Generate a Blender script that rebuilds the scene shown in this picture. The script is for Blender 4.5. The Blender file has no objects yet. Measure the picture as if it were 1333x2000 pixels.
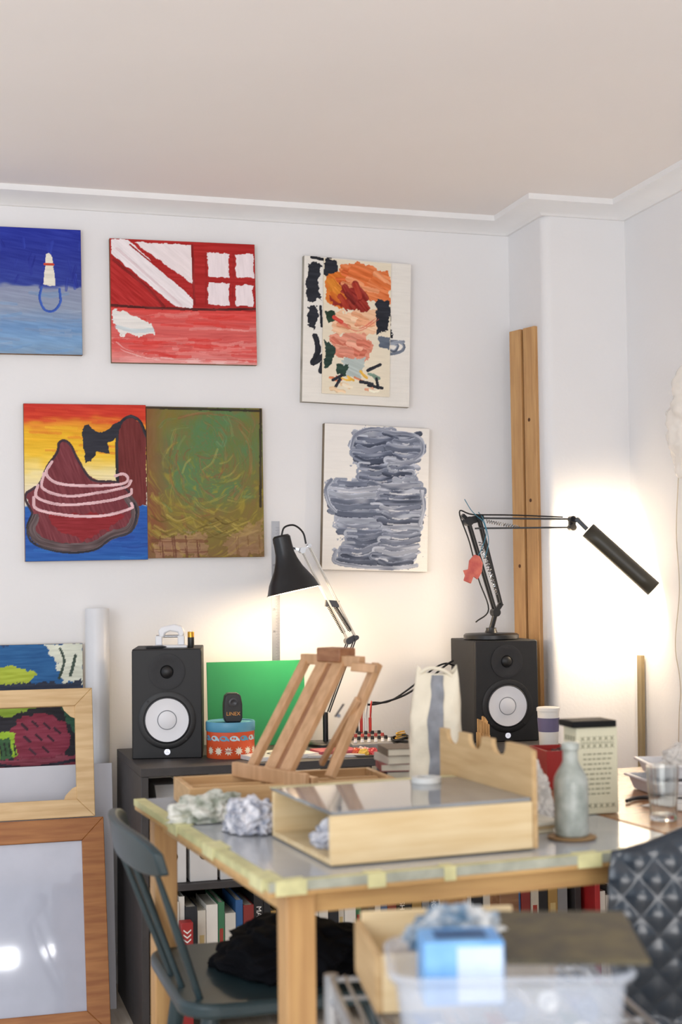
import bpy,bmesh,math,random
import numpy as np
from mathutils import Vector,Matrix,noise
S=bpy.context.scene
random.seed(4)
pi=math.pi
# ---------------------------------------------------------------- colour / materials
def l1(c): return c/12.92 if c<=.04045 else ((c+.055)/1.055)**2.4
def rgb(h):
    h=h.lstrip('#'); return [int(h[i:i+2],16)/255 for i in (0,2,4)]
def C(h,k=1): return tuple(l1(c)*k for c in rgb(h))+(1,)
MC={}
def mk(name,col,rough=.5,metal=0,var=.1,scale=12,bump=0,bscale=60,stretch=(1,1,1),col2=None,trans=0,alpha=1,emit=0,spec=.5,detail=4):
    if name in MC: return MC[name]
    m=bpy.data.materials.new(name); m.use_nodes=True; nt=m.node_tree; N=nt.nodes; L=nt.links
    b=N['Principled BSDF']; tc=N.new('ShaderNodeTexCoord'); mp=N.new('ShaderNodeMapping'); mp.inputs['Scale'].default_value=stretch
    L.new(tc.outputs['Object'],mp.inputs['Vector'])
    n=N.new('ShaderNodeTexNoise'); n.inputs['Scale'].default_value=scale; n.inputs['Detail'].default_value=detail
    L.new(mp.outputs[0],n.inputs['Vector'])
    r=N.new('ShaderNodeValToRGB'); c=C(col); c2=C(col2) if col2 else tuple(x*(1-var*2) for x in c[:3])+(1,)
    r.color_ramp.elements[0].position=.35; r.color_ramp.elements[1].position=.65
    r.color_ramp.elements[0].color=c2; r.color_ramp.elements[1].color=c
    L.new(n.outputs['Fac'],r.inputs['Fac']); L.new(r.outputs[0],b.inputs['Base Color'])
    b.inputs['Roughness'].default_value=rough; b.inputs['Metallic'].default_value=metal
    b.inputs['Specular IOR Level'].default_value=spec
    if trans: b.inputs['Transmission Weight'].default_value=trans
    if alpha<1: b.inputs['Alpha'].default_value=alpha
    if emit:
        b.inputs['Emission Color'].default_value=c; b.inputs['Emission Strength'].default_value=emit
    if bump:
        n2_=N.new('ShaderNodeTexNoise'); n2_.inputs['Scale'].default_value=bscale; n2_.inputs['Detail'].default_value=5
        L.new(mp.outputs[0],n2_.inputs['Vector'])
        bp=N.new('ShaderNodeBump'); bp.inputs['Strength'].default_value=bump; bp.inputs['Distance'].default_value=.01
        L.new(n2_.outputs['Fac'],bp.inputs['Height']); L.new(bp.outputs[0],b.inputs['Normal'])
    MC[name]=m; return m
def wood(name,c,c2,axis='x',rough=.5):
    st={'x':(1.2,14,14),'y':(14,1.2,14),'z':(14,14,1.2)}[axis]
    return mk(name,c,rough,scale=5,stretch=st,col2=c2,bump=.06,bscale=12,detail=6)
# ---------------------------------------------------------------- camera
CAM=Vector((0,0,1.2)); F=2778.; PSI=math.radians(16.3); PIT=math.atan(140/2778); ROLL=-.012
R=Matrix.Rotation(-PSI,3,'Z')@Matrix.Rotation(pi/2+PIT,3,'X')@Matrix.Rotation(ROLL,3,'Z')
def ray(u,v): return R@Vector(((u-666.5)/F,(1000-v)/F,-1))
def pl(u,v,ax,val):
    d=ray(u,v); t=(val-CAM[ax])/d[ax]; return CAM+d*t
def px_(u,v,X): return pl(u,v,0,X)
def py(u,v,Y): return pl(u,v,1,Y)
def pz(u,v,Z): return pl(u,v,2,Z)
cd=bpy.data.cameras.new('camera'); co=bpy.data.objects.new('camera',cd); S.collection.objects.link(co)
co.matrix_world=Matrix.Translation(CAM)@R.to_4x4()
cd.sensor_fit='VERTICAL'; cd.sensor_height=36; cd.sensor_width=24; cd.lens=50; cd.clip_start=.05
cd.dof.use_dof=True; cd.dof.focus_distance=4.2; cd.dof.aperture_fstop=3.3
S.camera=co
# ---------------------------------------------------------------- geometry
class G:
    def __init__(s): s.bm=bmesh.new()
    def box(s,c,size,Rm=None):
        M=Matrix.Translation(Vector(c))@(Rm.to_4x4() if Rm else Matrix())@Matrix.Diagonal((*size,1))
        bmesh.ops.create_cube(s.bm,size=1,matrix=M); return s
    def b2(s,a,b):  # min/max corners
        a=Vector(a);b=Vector(b); return s.box((a+b)/2,[abs(x) for x in (b-a)])
    def bar(s,p0,p1,w,t,up=(0,0,1)):
        p0=Vector(p0);p1=Vector(p1); z=(p1-p0); l=z.length; z.normalize(); u=Vector(up)
        x=u.cross(z)
        if x.length<1e-4: x=Vector((1,0,0)).cross(z)
        x.normalize(); y=z.cross(x)
        return s.box((p0+p1)/2,(w,t,l),Matrix((x,y,z)).transposed())
    def cyl(s,p0,p1,r0,r1=None,seg=20):
        if r1 is None:r1=r0
        p0=Vector(p0);p1=Vector(p1);d=p1-p0
        M=Matrix.Translation((p0+p1)/2)@d.to_track_quat('Z','Y').to_matrix().to_4x4()
        bmesh.ops.create_cone(s.bm,cap_ends=True,segments=seg,radius1=r0,radius2=r1,depth=d.length,matrix=M); return s
    def sph(s,c,r,sc=(1,1,1),seg=20):
        bmesh.ops.create_uvsphere(s.bm,u_segments=seg,v_segments=seg//2,radius=r,matrix=Matrix.Translation(Vector(c))@Matrix.Diagonal((*sc,1))); return s
    def lathe(s,prof,M=Matrix(),seg=40):
        rings=[]
        for r,z in prof:
            if r<1e-6: rings.append([s.bm.verts.new(M@Vector((0,0,z)))])
            else: rings.append([s.bm.verts.new(M@Vector((r*math.cos(2*pi*i/seg),r*math.sin(2*pi*i/seg),z))) for i in range(seg)])
        for a,b in zip(rings,rings[1:]):
            for i in range(seg):
                j=(i+1)%seg
                if len(a)==1 and len(b)==1: continue
                if len(a)==1: s.bm.faces.new((a[0],b[i],b[j]))
                elif len(b)==1: s.bm.faces.new((a[i],a[j],b[0]))
                else: s.bm.faces.new((a[i],a[j],b[j],b[i]))
        return s
    def prism(s,poly,d,M=Matrix()):
        a=[s.bm.verts.new(M@Vector((x,y,0))) for x,y in poly]; b=[s.bm.verts.new(M@Vector((x,y,d))) for x,y in poly]
        s.bm.faces.new(a[::-1]); s.bm.faces.new(b); n=len(a)
        for i in range(n): s.bm.faces.new((a[i],a[(i+1)%n],b[(i+1)%n],b[i]))
        return s
    def tube(s,pts,r,seg=8,sm=6):
        pts=[Vector(p) for p in pts]
        if sm: pts=crom(pts,sm)
        prev=None; rings=[]; x=None
        for i,p in enumerate(pts):
            t=(pts[min(i+1,len(pts)-1)]-pts[max(i-1,0)]).normalized()
            if x is None: x=t.orthogonal().normalized()
            x=(x-t*x.dot(t)).normalized(); y=t.cross(x)
            rings.append([s.bm.verts.new(p+(x*math.cos(2*pi*k/seg)+y*math.sin(2*pi*k/seg))*r) for k in range(seg)])
        for a,b in zip(rings,rings[1:]):
            for k in range(seg): s.bm.faces.new((a[k],a[(k+1)%seg],b[(k+1)%seg],b[k]))
        s.bm.faces.new(rings[0][::-1]); s.bm.faces.new(rings[-1]); return s
    def blob(s,size,seed=0,amp=.25,fr=2.2,sub=5,flat=True,fine=.25):
        r=bmesh.ops.create_icosphere(s.bm,subdivisions=sub,radius=1)
        for v in r['verts']:
            p=v.co.copy(); o=Vector((seed*7.3,seed*3.1,seed*1.7))
            d=1+amp*(noise.noise(p*fr+o)+.6*(1-2*abs(noise.noise(p*fr*1.8+o*2)))-.2+fine*noise.noise(p*fr*5+o))
            p=p*d
            if flat: p.z=max(p.z,-.35)+.35
            v.co=Vector((p.x*size[0],p.y*size[1],p.z*size[2]/1.35))
        return s
    def sheet(s,fn,nu,nv):
        V=[[s.bm.verts.new(fn(i/nu,j/nv)) for i in range(nu+1)] for j in range(nv+1)]
        for j in range(nv):
            for i in range(nu): s.bm.faces.new((V[j][i],V[j][i+1],V[j+1][i+1],V[j+1][i]))
        return s
    def tf(s,M): bmesh.ops.transform(s.bm,matrix=M,verts=s.bm.verts); return s
def crom(P,n):
    if len(P)<3: return P
    Q=[P[0]*2-P[1]]+list(P)+[P[-1]*2-P[-2]]; out=[]
    for i in range(1,len(Q)-2):
        a,b,c,d=Q[i-1:i+3]
        for k in range(n):
            t=k/n; out.append(.5*((2*b)+(c-a)*t+(2*a-5*b+4*c-d)*t*t+(3*b-a-3*c+d)*t**3))
    out.append(P[-1]); return out
def tag(o,label=None,cat=None,group=None,kind=None):
    if label:o['label']=label
    if cat:o['category']=cat
    if group:o['group']=group
    if kind:o['kind']=kind
    return o
def thing(name,loc,label,cat,rz=0,group=None,rot=None):
    o=bpy.data.objects.new(name,None); o.empty_display_size=.03; o.location=loc; o.rotation_euler=rot or (0,0,rz)
    S.collection.objects.link(o); return tag(o,label,cat,group)
def add(g,name,mat,parent=None,loc=None,rot=None,bevel=0,label=None,cat=None,group=None,kind=None,world=False,ang=38,solid=0,sub=0):
    bm=g.bm
    if world:
        base=parent.location if parent else Vector(loc)
        bmesh.ops.translate(bm,vec=-Vector(base),verts=bm.verts)
    bmesh.ops.recalc_face_normals(bm,faces=bm.faces)
    for f in bm.faces: f.smooth=True
    a=math.radians(ang)
    for e in bm.edges:
        if len(e.link_faces)==2 and e.calc_face_angle(0)>a: e.smooth=False
    me=bpy.data.meshes.new(name); bm.to_mesh(me); bm.free()
    me.materials.append(mat); o=bpy.data.objects.new(name,me); S.collection.objects.link(o)
    if parent: o.parent=parent
    if loc is not None and not parent: o.location=loc
    elif loc is not None and not world: o.location=loc
    if rot: o.rotation_euler=rot
    if solid:
        m=o.modifiers.new('s','SOLIDIFY'); m.thickness=solid; m.offset=0
    if bevel:
        m=o.modifiers.new('b','BEVEL'); m.width=bevel; m.segments=2; m.limit_method='ANGLE'; m.angle_limit=math.radians(40)
    if sub:
        m=o.modifiers.new('u','SUBSURF'); m.levels=sub; m.render_levels=sub
    return tag(o,label,cat,group,kind)
def text(body,size,M,mat,parent,name='lettering',ext=.0003):
    cu=bpy.data.curves.new('t','FONT'); cu.body=body; cu.size=size; cu.extrude=ext; cu.align_x='CENTER'; cu.align_y='CENTER'
    o=bpy.data.objects.new('t',cu); S.collection.objects.link(o); dg=bpy.context.evaluated_depsgraph_get(); dg.update()
    me=bpy.data.meshes.new_from_object(o.evaluated_get(dg)); bpy.data.objects.remove(o); me.transform(M)
    me.materials.clear(); me.materials.append(mat)
    q=bpy.data.objects.new(name,me); S.collection.objects.link(q); q.parent=parent; return q
FX=Matrix.Rotation(pi/2,4,'X')   # text facing -y
def T(x,y,z): return Matrix.Translation((x,y,z))
# ---------------------------------------------------------------- painter
_t=[np.random.RandomState(s).rand(256,256)*2-1 for s in range(12)]
def n2(x,y,seed=0):
    g=_t[seed%12]; x=x+seed*17.3; y=y+seed*5.7
    ix=np.floor(x).astype(int); iy=np.floor(y).astype(int); fx=x-ix; fy=y-iy
    fx=fx*fx*(3-2*fx); fy=fy*fy*(3-2*fy); ix&=255; iy&=255; jx=(ix+1)&255; jy=(iy+1)&255
    return (g[iy,ix]*(1-fx)+g[iy,jx]*fx)*(1-fy)+(g[jy,ix]*(1-fx)+g[jy,jx]*fx)*fy
class Paint:
    def __init__(s,x0,y0,x1,y1,col,sc=1.0):
        s.x0,s.y0,s.sc=x0,y0,sc; s.w=int((x1-x0)*sc)+1; s.h=int((y1-y0)*sc)+1
        yy,xx=np.mgrid[0:s.h,0:s.w]; s.X=x0+xx/sc; s.Y=y0+yy/sc
        s.a=np.ones((s.h,s.w,3))*np.array(rgb(col)); s.k=0
    def var(s,amp,ang=0,l=30,wd=3):
        s.k+=1; c,d=math.cos(ang),math.sin(ang); u=s.X*c+s.Y*d; v=-s.X*d+s.Y*c
        return amp*(n2(u/l,v/wd,s.k)*.7+n2(u/l*2,v/wd*2.3,s.k+3)*.4)
    def grad(s,stops,warp=6,var=.05,ang=0,l=40,wd=3):
        y=s.Y+n2(s.X/20,s.Y/9,2)*warp; ys=[q[0] for q in stops]; cs=np.array([rgb(q[1]) for q in stops])
        for c in range(3): s.a[...,c]=np.interp(y,ys,cs[:,c])
        s.a+=s.var(var,ang,l,wd)[...,None]
    def mask(s,pts,warp,ws=9):
        s.k+=1; X=s.X+warp*(n2(s.X/ws,s.Y/ws,s.k)+.5*n2(s.X/3,s.Y/3,s.k+1)); Y=s.Y+warp*(n2(s.X/ws,s.Y/ws,s.k+2)+.5*n2(s.X/3,s.Y/3,s.k+4))
        m=np.zeros(X.shape,bool); n=len(pts)
        for i in range(n):
            xa,ya=pts[i]; xb,yb=pts[(i+1)%n]
            if ya==yb: continue
            c=((ya>Y)!=(yb>Y))&(X<(xb-xa)*(Y-ya)/(yb-ya)+xa); m^=c
        return m
    def put(s,m,col,va,alpha=1,col2=None):
        c=np.array(rgb(col)); v=va[...,None]
        if col2: t=np.clip(.5+va*6,0,1)[...,None]; c=c*(1-t)+np.array(rgb(col2))*t
        new=np.clip(c+v,0,1); k=(m*alpha)[...,None] if not np.isscalar(m) else alpha
        s.a=s.a*(1-k)+new*k
    def poly(s,pts,col,warp=2.5,var=.05,ang=0,l=30,wd=3,alpha=1,col2=None):
        s.put(s.mask(pts,warp).astype(float),col,s.var(var,ang,l,wd),alpha,col2)
    def stroke(s,pts,wd,col,var=.08,alpha=1,dry=None,smooth=5,col2=None,st_w=1.6,edge=0):
        s.k+=1; P=[Vector((*p,0)) for p in pts]
        if smooth and len(P)>2: P=crom(P,smooth)
        xs=[p.x for p in P]; ys=[p.y for p in P]; sc=s.sc
        i0=max(0,int((min(xs)-wd-s.x0)*sc)); i1=min(s.w,int((max(xs)+wd-s.x0)*sc)+2); j0=max(0,int((min(ys)-wd-s.y0)*sc)); j1=min(s.h,int((max(ys)+wd-s.y0)*sc)+2)
        if i1<=i0 or j1<=j0: return
        X=s.X[j0:j1,i0:i1]; Y=s.Y[j0:j1,i0:i1]; best=np.full(X.shape,1e9); per=np.zeros(X.shape); arc=np.zeros(X.shape); L=0
        for a,b in zip(P,P[1:]):
            dx,dy=b.x-a.x,b.y-a.y; q=dx*dx+dy*dy
            if q<1e-9: continue
            t=np.clip(((X-a.x)*dx+(Y-a.y)*dy)/q,0,1); ex=X-a.x-t*dx; ey=Y-a.y-t*dy; d=np.hypot(ex,ey); l=math.sqrt(q)
            pr=((X-a.x)*dy-(Y-a.y)*dx)/l; m=d<best; best=np.where(m,d,best); per=np.where(m,pr,per); arc=np.where(m,L+t*l,arc); L+=l
        st=n2(per/st_w+50,arc/25,s.k); m=best<wd/2*(1+.18*n2(arc/6,per/4,s.k+1))
        if dry is not None: m&=st>dry
        c=np.array(rgb(col))
        if col2: t=np.clip(.5+st,0,1)[...,None]; c=c*(1-t)+np.array(rgb(col2))*t
        ed=edge*np.clip((best/(wd/2)-.62)/.38,0,1)*np.sign(per)
        new=np.clip(c+(st*var+ed)[...,None],0,1); k=(m*alpha)[...,None]
        s.a[j0:j1,i0:i1]=s.a[j0:j1,i0:i1]*(1-k)+new*k
    def mesh(s,W,H,name='paint_layer'):  # local XZ, bottom centre origin
        w,h=s.w,s.h; me=bpy.data.meshes.new(name)
        xs=np.linspace(-W/2,W/2,w); zs=np.linspace(H,0,h); co_=np.zeros((h,w,3)); co_[...,0]=xs[None,:]; co_[...,2]=zs[:,None]
        lum=s.a.mean(2); co_[...,1]=-.0008*np.clip(lum,0,1)
        idx=np.arange(w*h).reshape(h,w); q=np.stack([idx[1:,:-1],idx[1:,1:],idx[:-1,1:],idx[:-1,:-1]],-1).reshape(-1,4)
        me.vertices.add(w*h); me.vertices.foreach_set('co',co_.ravel()); me.loops.add(q.size); me.loops.foreach_set('vertex_index',q.ravel().astype(np.int32))
        me.polygons.add(len(q)); me.polygons.foreach_set('loop_start',np.arange(0,q.size,4,dtype=np.int32)); me.update(calc_edges=True)
        a=np.clip(s.a,0,1); a=np.where(a<=.04045,a/12.92,((a+.055)/1.055)**2.4); c4=np.ones((h,w,4)); c4[...,:3]=a
        at=me.color_attributes.new('Col','FLOAT_COLOR','POINT'); at.data.foreach_set('color',c4.ravel().astype(np.float32))
        me.materials.append(paintmat()); me.validate(); return me
def paintmat():
    if 'oil' in MC: return MC['oil']
    m=bpy.data.materials.new('oil_paint'); m.use_nodes=True; N=m.node_tree.nodes; L=m.node_tree.links; b=N['Principled BSDF']
    a=N.new('ShaderNodeVertexColor'); a.layer_name='Col'; L.new(a.outputs[0],b.inputs['Base Color']); b.inputs['Roughness'].default_value=.55; b.inputs['Specular IOR Level'].default_value=.3
    n=N.new('ShaderNodeTexNoise'); n.inputs['Scale'].default_value=250; bp=N.new('ShaderNodeBump'); bp.inputs['Strength'].default_value=.15; bp.inputs['Distance'].default_value=.004
    tc=N.new('ShaderNodeTexCoord'); L.new(tc.outputs['Object'],n.inputs['Vector']); L.new(n.outputs['Fac'],bp.inputs['Height']); L.new(bp.outputs[0],b.inputs['Normal'])
    MC['oil']=m; return m
def obj_me(name,me,parent,loc=(0,0,0)):
    o=bpy.data.objects.new(name,me); S.collection.objects.link(o); o.parent=parent; o.location=loc; return o
YW=4.4
def wall_painting(label,cor,P,thick=.02,edge='#8a6a4c'):
    Yf=YW-.0002-thick; TL,TR,BR,BL=[py(u,v,Yf) for u,v in cor]
    e=((TR-TL)+(BR-BL))/2; W=e.length; up=((TL-BL)+(TR-BR))/2; H=up.length; an=math.atan2(e.z,e.x); c=(TL+TR+BR+BL)/4
    b=c-Vector((-math.sin(an),0,math.cos(an)))*H/2
    r=thing('painting',(b.x,YW-.0002,b.z),label,'painting',rot=(0,-an,0))
    add(G().b2((-W/2,-thick,0),(W/2,0,H)),'canvas_board',mk('edge'+edge,edge,.8,var=.2),r)
    obj_me('paint_layer',P.mesh(W-.001,H-.001),r,(0,-thick-.0006,.0005)); return r,W,H
# ================================================================= ROOM
XC=1.887; YC=4.12; XR=2.176; ZC=2.41
wallm=mk('wall_plaster','#eae9e9',.85,var=.012,scale=3,bump=.05,bscale=90,spec=.2)
ceilm=mk('ceiling_plaster','#f5efeb',.9,var=.01,scale=2,spec=.1)
trimm=mk('trim_paint','#f1f0ef',.6,var=.01)
def struct(g,name,mat,**k): return add(g,name,mat,kind='structure',**k)
struct(G().b2((-1.7,YW,0),(XC,YW+.1,ZC+.05)),'wall_back',wallm)
r_=.03; pts=[(XC,YW+.1)]+[(XC+r_-r_*math.cos(t),YC+r_-r_*math.sin(t)) for t in [i*pi/2/8 for i in range(9)]]+[(XR+.1,YC),(XR+.1,YW+.1)]
struct(G().prism(pts,ZC+.05),'wall_column',wallm)
struct(G().b2((XR,-1.5,0),(XR+.1,YC,ZC+.05)),'wall_right',wallm)
struct(G().b2((-1.7,-1.5,ZC),(XR+.1,YW+.1,ZC+.1)),'ceiling',ceilm)
flm=mk('floor_boards','#d6ccbd',.45,scale=3,stretch=(14,1,1),col2='#c0b09b')
struct(G().b2((-1.7,-1.5,-.05),(XR+.1,YW+.1,0)),'floor',flm)
prof=[(0,.046),(.010,.046),(.022,.036),(.074,.022),(.085,.018),(.085,0),(0,0)]
def cornice():
    g=G(); path=[((-1.7,YW),(0,-1)),((XC,YW),(-1,-1)),((XC,YC),(-1,-1)),((XR,YC),(-1,-1)),((XR,-1.5),(-1,0))]
    rows=[[g.bm.verts.new((x+o*nx,y+o*ny,ZC-d)) for o,d in prof] for (x,y),(nx,ny) in path]
    for a,b in zip(rows,rows[1:]):
        for i in range(len(prof)): j=(i+1)%len(prof); g.bm.faces.new((a[i],a[j],b[j],b[i]))
    g.bm.faces.new(rows[0]); g.bm.faces.new(rows[-1][::-1]); return g
struct(cornice(),'trim_1',trimm)
struct(G().b2((-1.7,YW-.012,0),(XC-.001,YW,.09)),'baseboard_back',trimm)
# ================================================================= LIGHT
w=bpy.data.worlds.new('w'); S.world=w; w.use_nodes=True; w.node_tree.nodes['Background'].inputs[0].default_value=(.87,.915,1,1); w.node_tree.nodes['Background'].inputs[1].default_value=.96
def area(loc,tgt,sx,sy,pw,col):
    l=bpy.data.lights.new('window_or_added_light','AREA'); l.shape='RECTANGLE'; l.size=sx; l.size_y=sy; l.energy=pw; l.color=col
    o=bpy.data.objects.new('window_or_added_light',l); S.collection.objects.link(o); o.location=loc; o.rotation_euler=(Vector(tgt)-Vector(loc)).to_track_quat('-Z','Y').to_euler(); return o
area((-1.5,.6,1.6),(1.2,4.2,1.0),1.3,1.5,30,(.86,.92,1))
area((.2,-1.3,.8),(.9,3.2,2.5),2.2,1.2,50,(1,.955,.925))  # added fill behind the camera, aimed up to brighten the ceiling, not a window
def point(loc,pw,col,r=.02):
    l=bpy.data.lights.new('bulb_light','POINT'); l.energy=pw; l.color=col; l.shadow_soft_size=r
    o=bpy.data.objects.new('bulb_light',l); S.collection.objects.link(o); o.location=loc; return o
WARM=(1,.74,.46)
# ================================================================= PAINTINGS
P=Paint(-125,442,160,692,'#27389a')
P.grad([(442,'#1b2d9c'),(500,'#1f2f93'),(553,'#2a3c96'),(560,'#8a92ac'),(600,'#8f9bb2'),(640,'#6d93c0'),(665,'#7aa0c8'),(692,'#7f99b4')],4,.05,.15)
for i in range(40):
    x=random.uniform(-125,160);y=random.uniform(448,548); P.stroke([(x,y),(x+random.uniform(-8,8),y+random.uniform(10,30))],6,random.choice(['#16248a','#2b3fae','#22339a']),alpha=.5,smooth=0)
for i in range(40):
    x=random.uniform(-125,130);y=random.uniform(570,690); P.stroke([(x,y),(x+30,y+2),(x+60,y+random.uniform(-5,5))],6,random.choice(['#9aa7bf','#8290ad','#6f9ac8']),alpha=.35)
P.poly([(90,493),(97,491),(102,500),(108,556),(84,554)],'#e7e2d2',1)
P.stroke([(87,513),(104,513)],5,'#c8482f',smooth=0)
P.stroke([(80,560),(76,582),(86,604),(104,605),(117,588),(116,562)],5,'#2f55b0')
wall_painting('seascape painting with white lighthouse on deep blue sky',[(-125,436),(160,450),(159,693),(-124,688)],P)
# B red barn
P=Paint(215,465,501,711,'#b31f1c'); P.grad([(465,'#b01d1b'),(600,'#a81d1c'),(603,'#d8453f'),(640,'#d3605c'),(680,'#d95a55'),(711,'#e39a95')],3,.06,0)
P.poly([(216,500),(330,600),(216,600)],'#b0201e',1,.08,.7)
P.stroke([(222,508),(285,560),(318,598)],6,'#7d1414',alpha=.7)
P.poly([(262,470),(377,472),(377,552)],'#efe3e4',1.5,.03,.7)
P.poly([(218,466),(250,466),(376,582),(374,600),(340,596),(217,495)],'#efe6e8',1.5,.04,.72)
P.stroke([(228,484),(352,594)],5,'#dcc2c7',alpha=.5,smooth=0); P.stroke([(254,476),(377,577)],3,'#a81a1a',smooth=0)
for (a,b,c,d) in [(406,486,448,534),(462,486,498,534),(406,546,448,591),(460,549,496,591)]:
    P.poly([(a,b),(c,b),(c,d),(a,d)],'#efe2e5',2,.03,1.5)
    P.stroke([(a-4,b),(a-4,d)],4,'#8e1514',alpha=.5,smooth=0)
P.stroke([(376,472),(378,590)],5,'#8c1414',smooth=0)
P.stroke([(216,598),(300,601),(400,601),(500,597)],5,'#5b1614')
for i in range(70):
    x=random.uniform(215,470);y=random.uniform(612,708); P.stroke([(x,y),(x+25,y+random.uniform(-3,3)),(x+60,y+random.uniform(-5,5))],random.uniform(4,9),random.choice(['#d9403a','#e2857f','#cf5450','#e79e99','#d7322c']),alpha=.5)
P.poly([(217,606),(240,609),(285,630),(300,640),(300,655),(262,660),(248,652),(235,662),(217,632)],'#e8e4df',4,.04)
P.stroke([(225,640),(260,648),(295,645)],8,'#b9cdd6',alpha=.5)
P.stroke([(220,672),(250,690),(330,703),(480,708)],9,'#efd6d3',alpha=.5,dry=-.1)
wall_painting('red barn painting with white timbers and four windows',[(215,464),(499,479),(501,712),(217,709)],P)
# C cone
P=Paint(46,788,288,1097,'#e0a020')
P.grad([(788,'#c32a1c'),(812,'#cf3a1d'),(828,'#e08620'),(850,'#ecb31c'),(890,'#efc133'),(925,'#eedb98'),(965,'#e8dcc6'),(982,'#dcd5c8'),(988,'#1c5cae'),(1040,'#1d4ea6'),(1097,'#1f5caa')],9,.05,.05)
for i in range(30):
    x=random.uniform(46,260);y=random.uniform(1000,1095); P.stroke([(x,y),(x+25,y+2),(x+50,y-2)],7,random.choice(['#2a70bd','#153f92','#1c57a8']),alpha=.5)
for i in range(22):
    x=random.uniform(46,230);y=random.uniform(800,900); P.stroke([(x,y),(x+60,y+2)],5,random.choice(['#e7a31d','#f0c02a','#d96a1f']) if y>825 else '#d2401e',alpha=.4,smooth=0)
arch=[(226,985),(230,900),(228,850),(236,825),(256,812),(276,822),(288,852),(288,990)]
P.poly(arch,'#6b2423',2,.05,1.5); P.stroke([(229,940),(229,860),(235,827),(256,811),(276,821),(289,850)],6,'#25252d')
P.poly([(160,845),(165,830),(174,827),(182,840),(200,845),(222,828),(243,818),(236,835),(226,858),(209,862),(214,887),(190,880),(178,900),(166,904),(163,870)],'#262732',2,.04)
cone=[(122,860),(134,866),(148,893),(172,930),(190,940),(228,942),(255,965),(264,1000),(256,1035),(220,1046),(180,1072),(120,1076),(66,1055),(52,1030),(60,1000),(47,965),(75,945),(88,915),(108,885),(114,868)]
P.poly(cone,'#6d2730',2,.05,1.2,alpha=1,col2='#7c353c')
P.stroke([(250,975),(264,1000),(252,1035),(215,1048),(178,1068),(120,1070),(75,1058),(58,1035),(66,1012)],17,'#5b4b4c',var=.1); P.stroke([(262,985),(266,1005),(256,1040),(214,1055),(180,1077),(118,1080),(62,1062),(50,1032),(60,1004)],4,'#2d2a33')
P.poly([(90,1005),(245,1005),(220,1030),(160,1058),(100,1030)],'#8a1a22',4,.06)
P.stroke([(60,1002),(47,968),(75,946),(90,912),(110,884),(114,866),(123,860),(136,868),(150,896),(172,932),(192,941),(228,943),(256,966)],5,'#3a2530')
for L_ in ([(100,902),(88,925),(110,944),(170,950),(238,946),(250,934),(240,926),(225,930)],[(84,925),(82,955),(130,970),(200,962),(246,952),(256,940)],[(72,948),(70,972),(120,987),(200,981),(252,968),(257,957)],[(63,972),(70,995),(130,1008),(200,1009),(255,995),(256,985)]): P.stroke(L_,5.5,'#dcb4b8',var=.1)
wall_painting('abstract painting of maroon cone with pink loops',[(46,788),(286,791),(288,1093),(49,1097)],P,.022)
# D green brown
P=Paint(287,794,516,1090,'#5f5a2d')
xx,yy=P.X,P.Y
cx,cy=(xx-405)/90,(yy-890)/120
rad=np.sqrt(cx**2+cy**2); th=np.arctan2(cy,cx)
wz=n2(xx/38,yy/38,1)*.5+n2(xx/17,yy/17,2)*.25
fine=n2(th*9+wz*4,rad*16+wz*5,3)*.6+n2(th*5+wz*3,rad*32+wz*6,4)*.5
gr=np.clip(1.25-rad*.75+wz*.8-np.clip((yy-955)/100,0,1.2),0,1)[...,None]
base=np.array(rgb('#7c6c30'))*(1-gr)+np.array(rgb('#557a4c'))*gr
lf_=np.clip((330-xx)/45+wz*.8,0,1)[...,None]*.8; base=base*(1-lf_)+np.array(rgb('#82442c'))*lf_
bt_=np.clip((yy-1050)/30+wz*.6,0,1)[...,None]*.55; base=base*(1-bt_)+np.array(rgb('#75503a'))*bt_
dk=np.clip(fine*1.4,0,1)[...,None]*.5; base=base*(1-dk)+np.array(rgb('#6e5128'))*dk
yl=np.clip(-fine*1.5-.1,0,1)[...,None]*np.clip((yy-860)/100,.2,.75)[...,None]; base=base*(1-yl)+np.array(rgb('#a8983f'))*yl
P.a=base+(.10*fine)[...,None]*.5
pal=['#94862f','#6a6a2c','#7a5530','#a0903c','#527748','#8a4630']
for i in range(80):
    x=random.uniform(300,500);y=random.uniform(810,1040); a0=math.atan2((y-890)/1.4,(x-405))+pi/2+random.uniform(-.6,.6); q=random.uniform(10,28)
    P.stroke([(x-q*math.cos(a0),y-q*math.sin(a0)),(x+random.uniform(-3,3),y+random.uniform(-3,3)),(x+q*math.cos(a0+.5),y+q*math.sin(a0+.5))],random.uniform(4,8),random.choice(pal if y>880 or x<340 else ['#5d8252','#6a7c40','#4f7d58','#7a6030','#8a5a38']),alpha=.38,var=.16,dry=-.2)
P.stroke([(345,850),(332,900),(338,950),(368,985),(405,1000)],7,'#7d5228',alpha=.5,var=.15,dry=-.2); P.stroke([(470,830),(490,870),(488,930),(460,975)],7,'#85592c',alpha=.5,var=.15,dry=-.2); P.stroke([(350,815),(400,806),(460,815),(490,840)],6,'#8a5030',alpha=.5,var=.15,dry=-.2)
for i in range(45):
    x=random.uniform(290,470);y=random.uniform(1000,1045); P.stroke([(x,y),(x+20,y+12),(x+45,y+4)],3.5,random.choice(['#8f7d33','#6d5c25','#a39040']),alpha=.55,var=.14)
P.poly([(300,1060),(345,1042),(400,1040),(402,1088),(300,1088)],'#b08370',6,.08,0,10,5,.5); P.poly([(440,1055),(515,1010),(515,1088),(440,1088)],'#ae846f',7,.09,0,10,5,.45)
for x in range(312,405,24): P.stroke([(x,1050),(x+3,1088)],7,'#5b2f1f',alpha=.65,smooth=0,dry=-.2)
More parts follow.
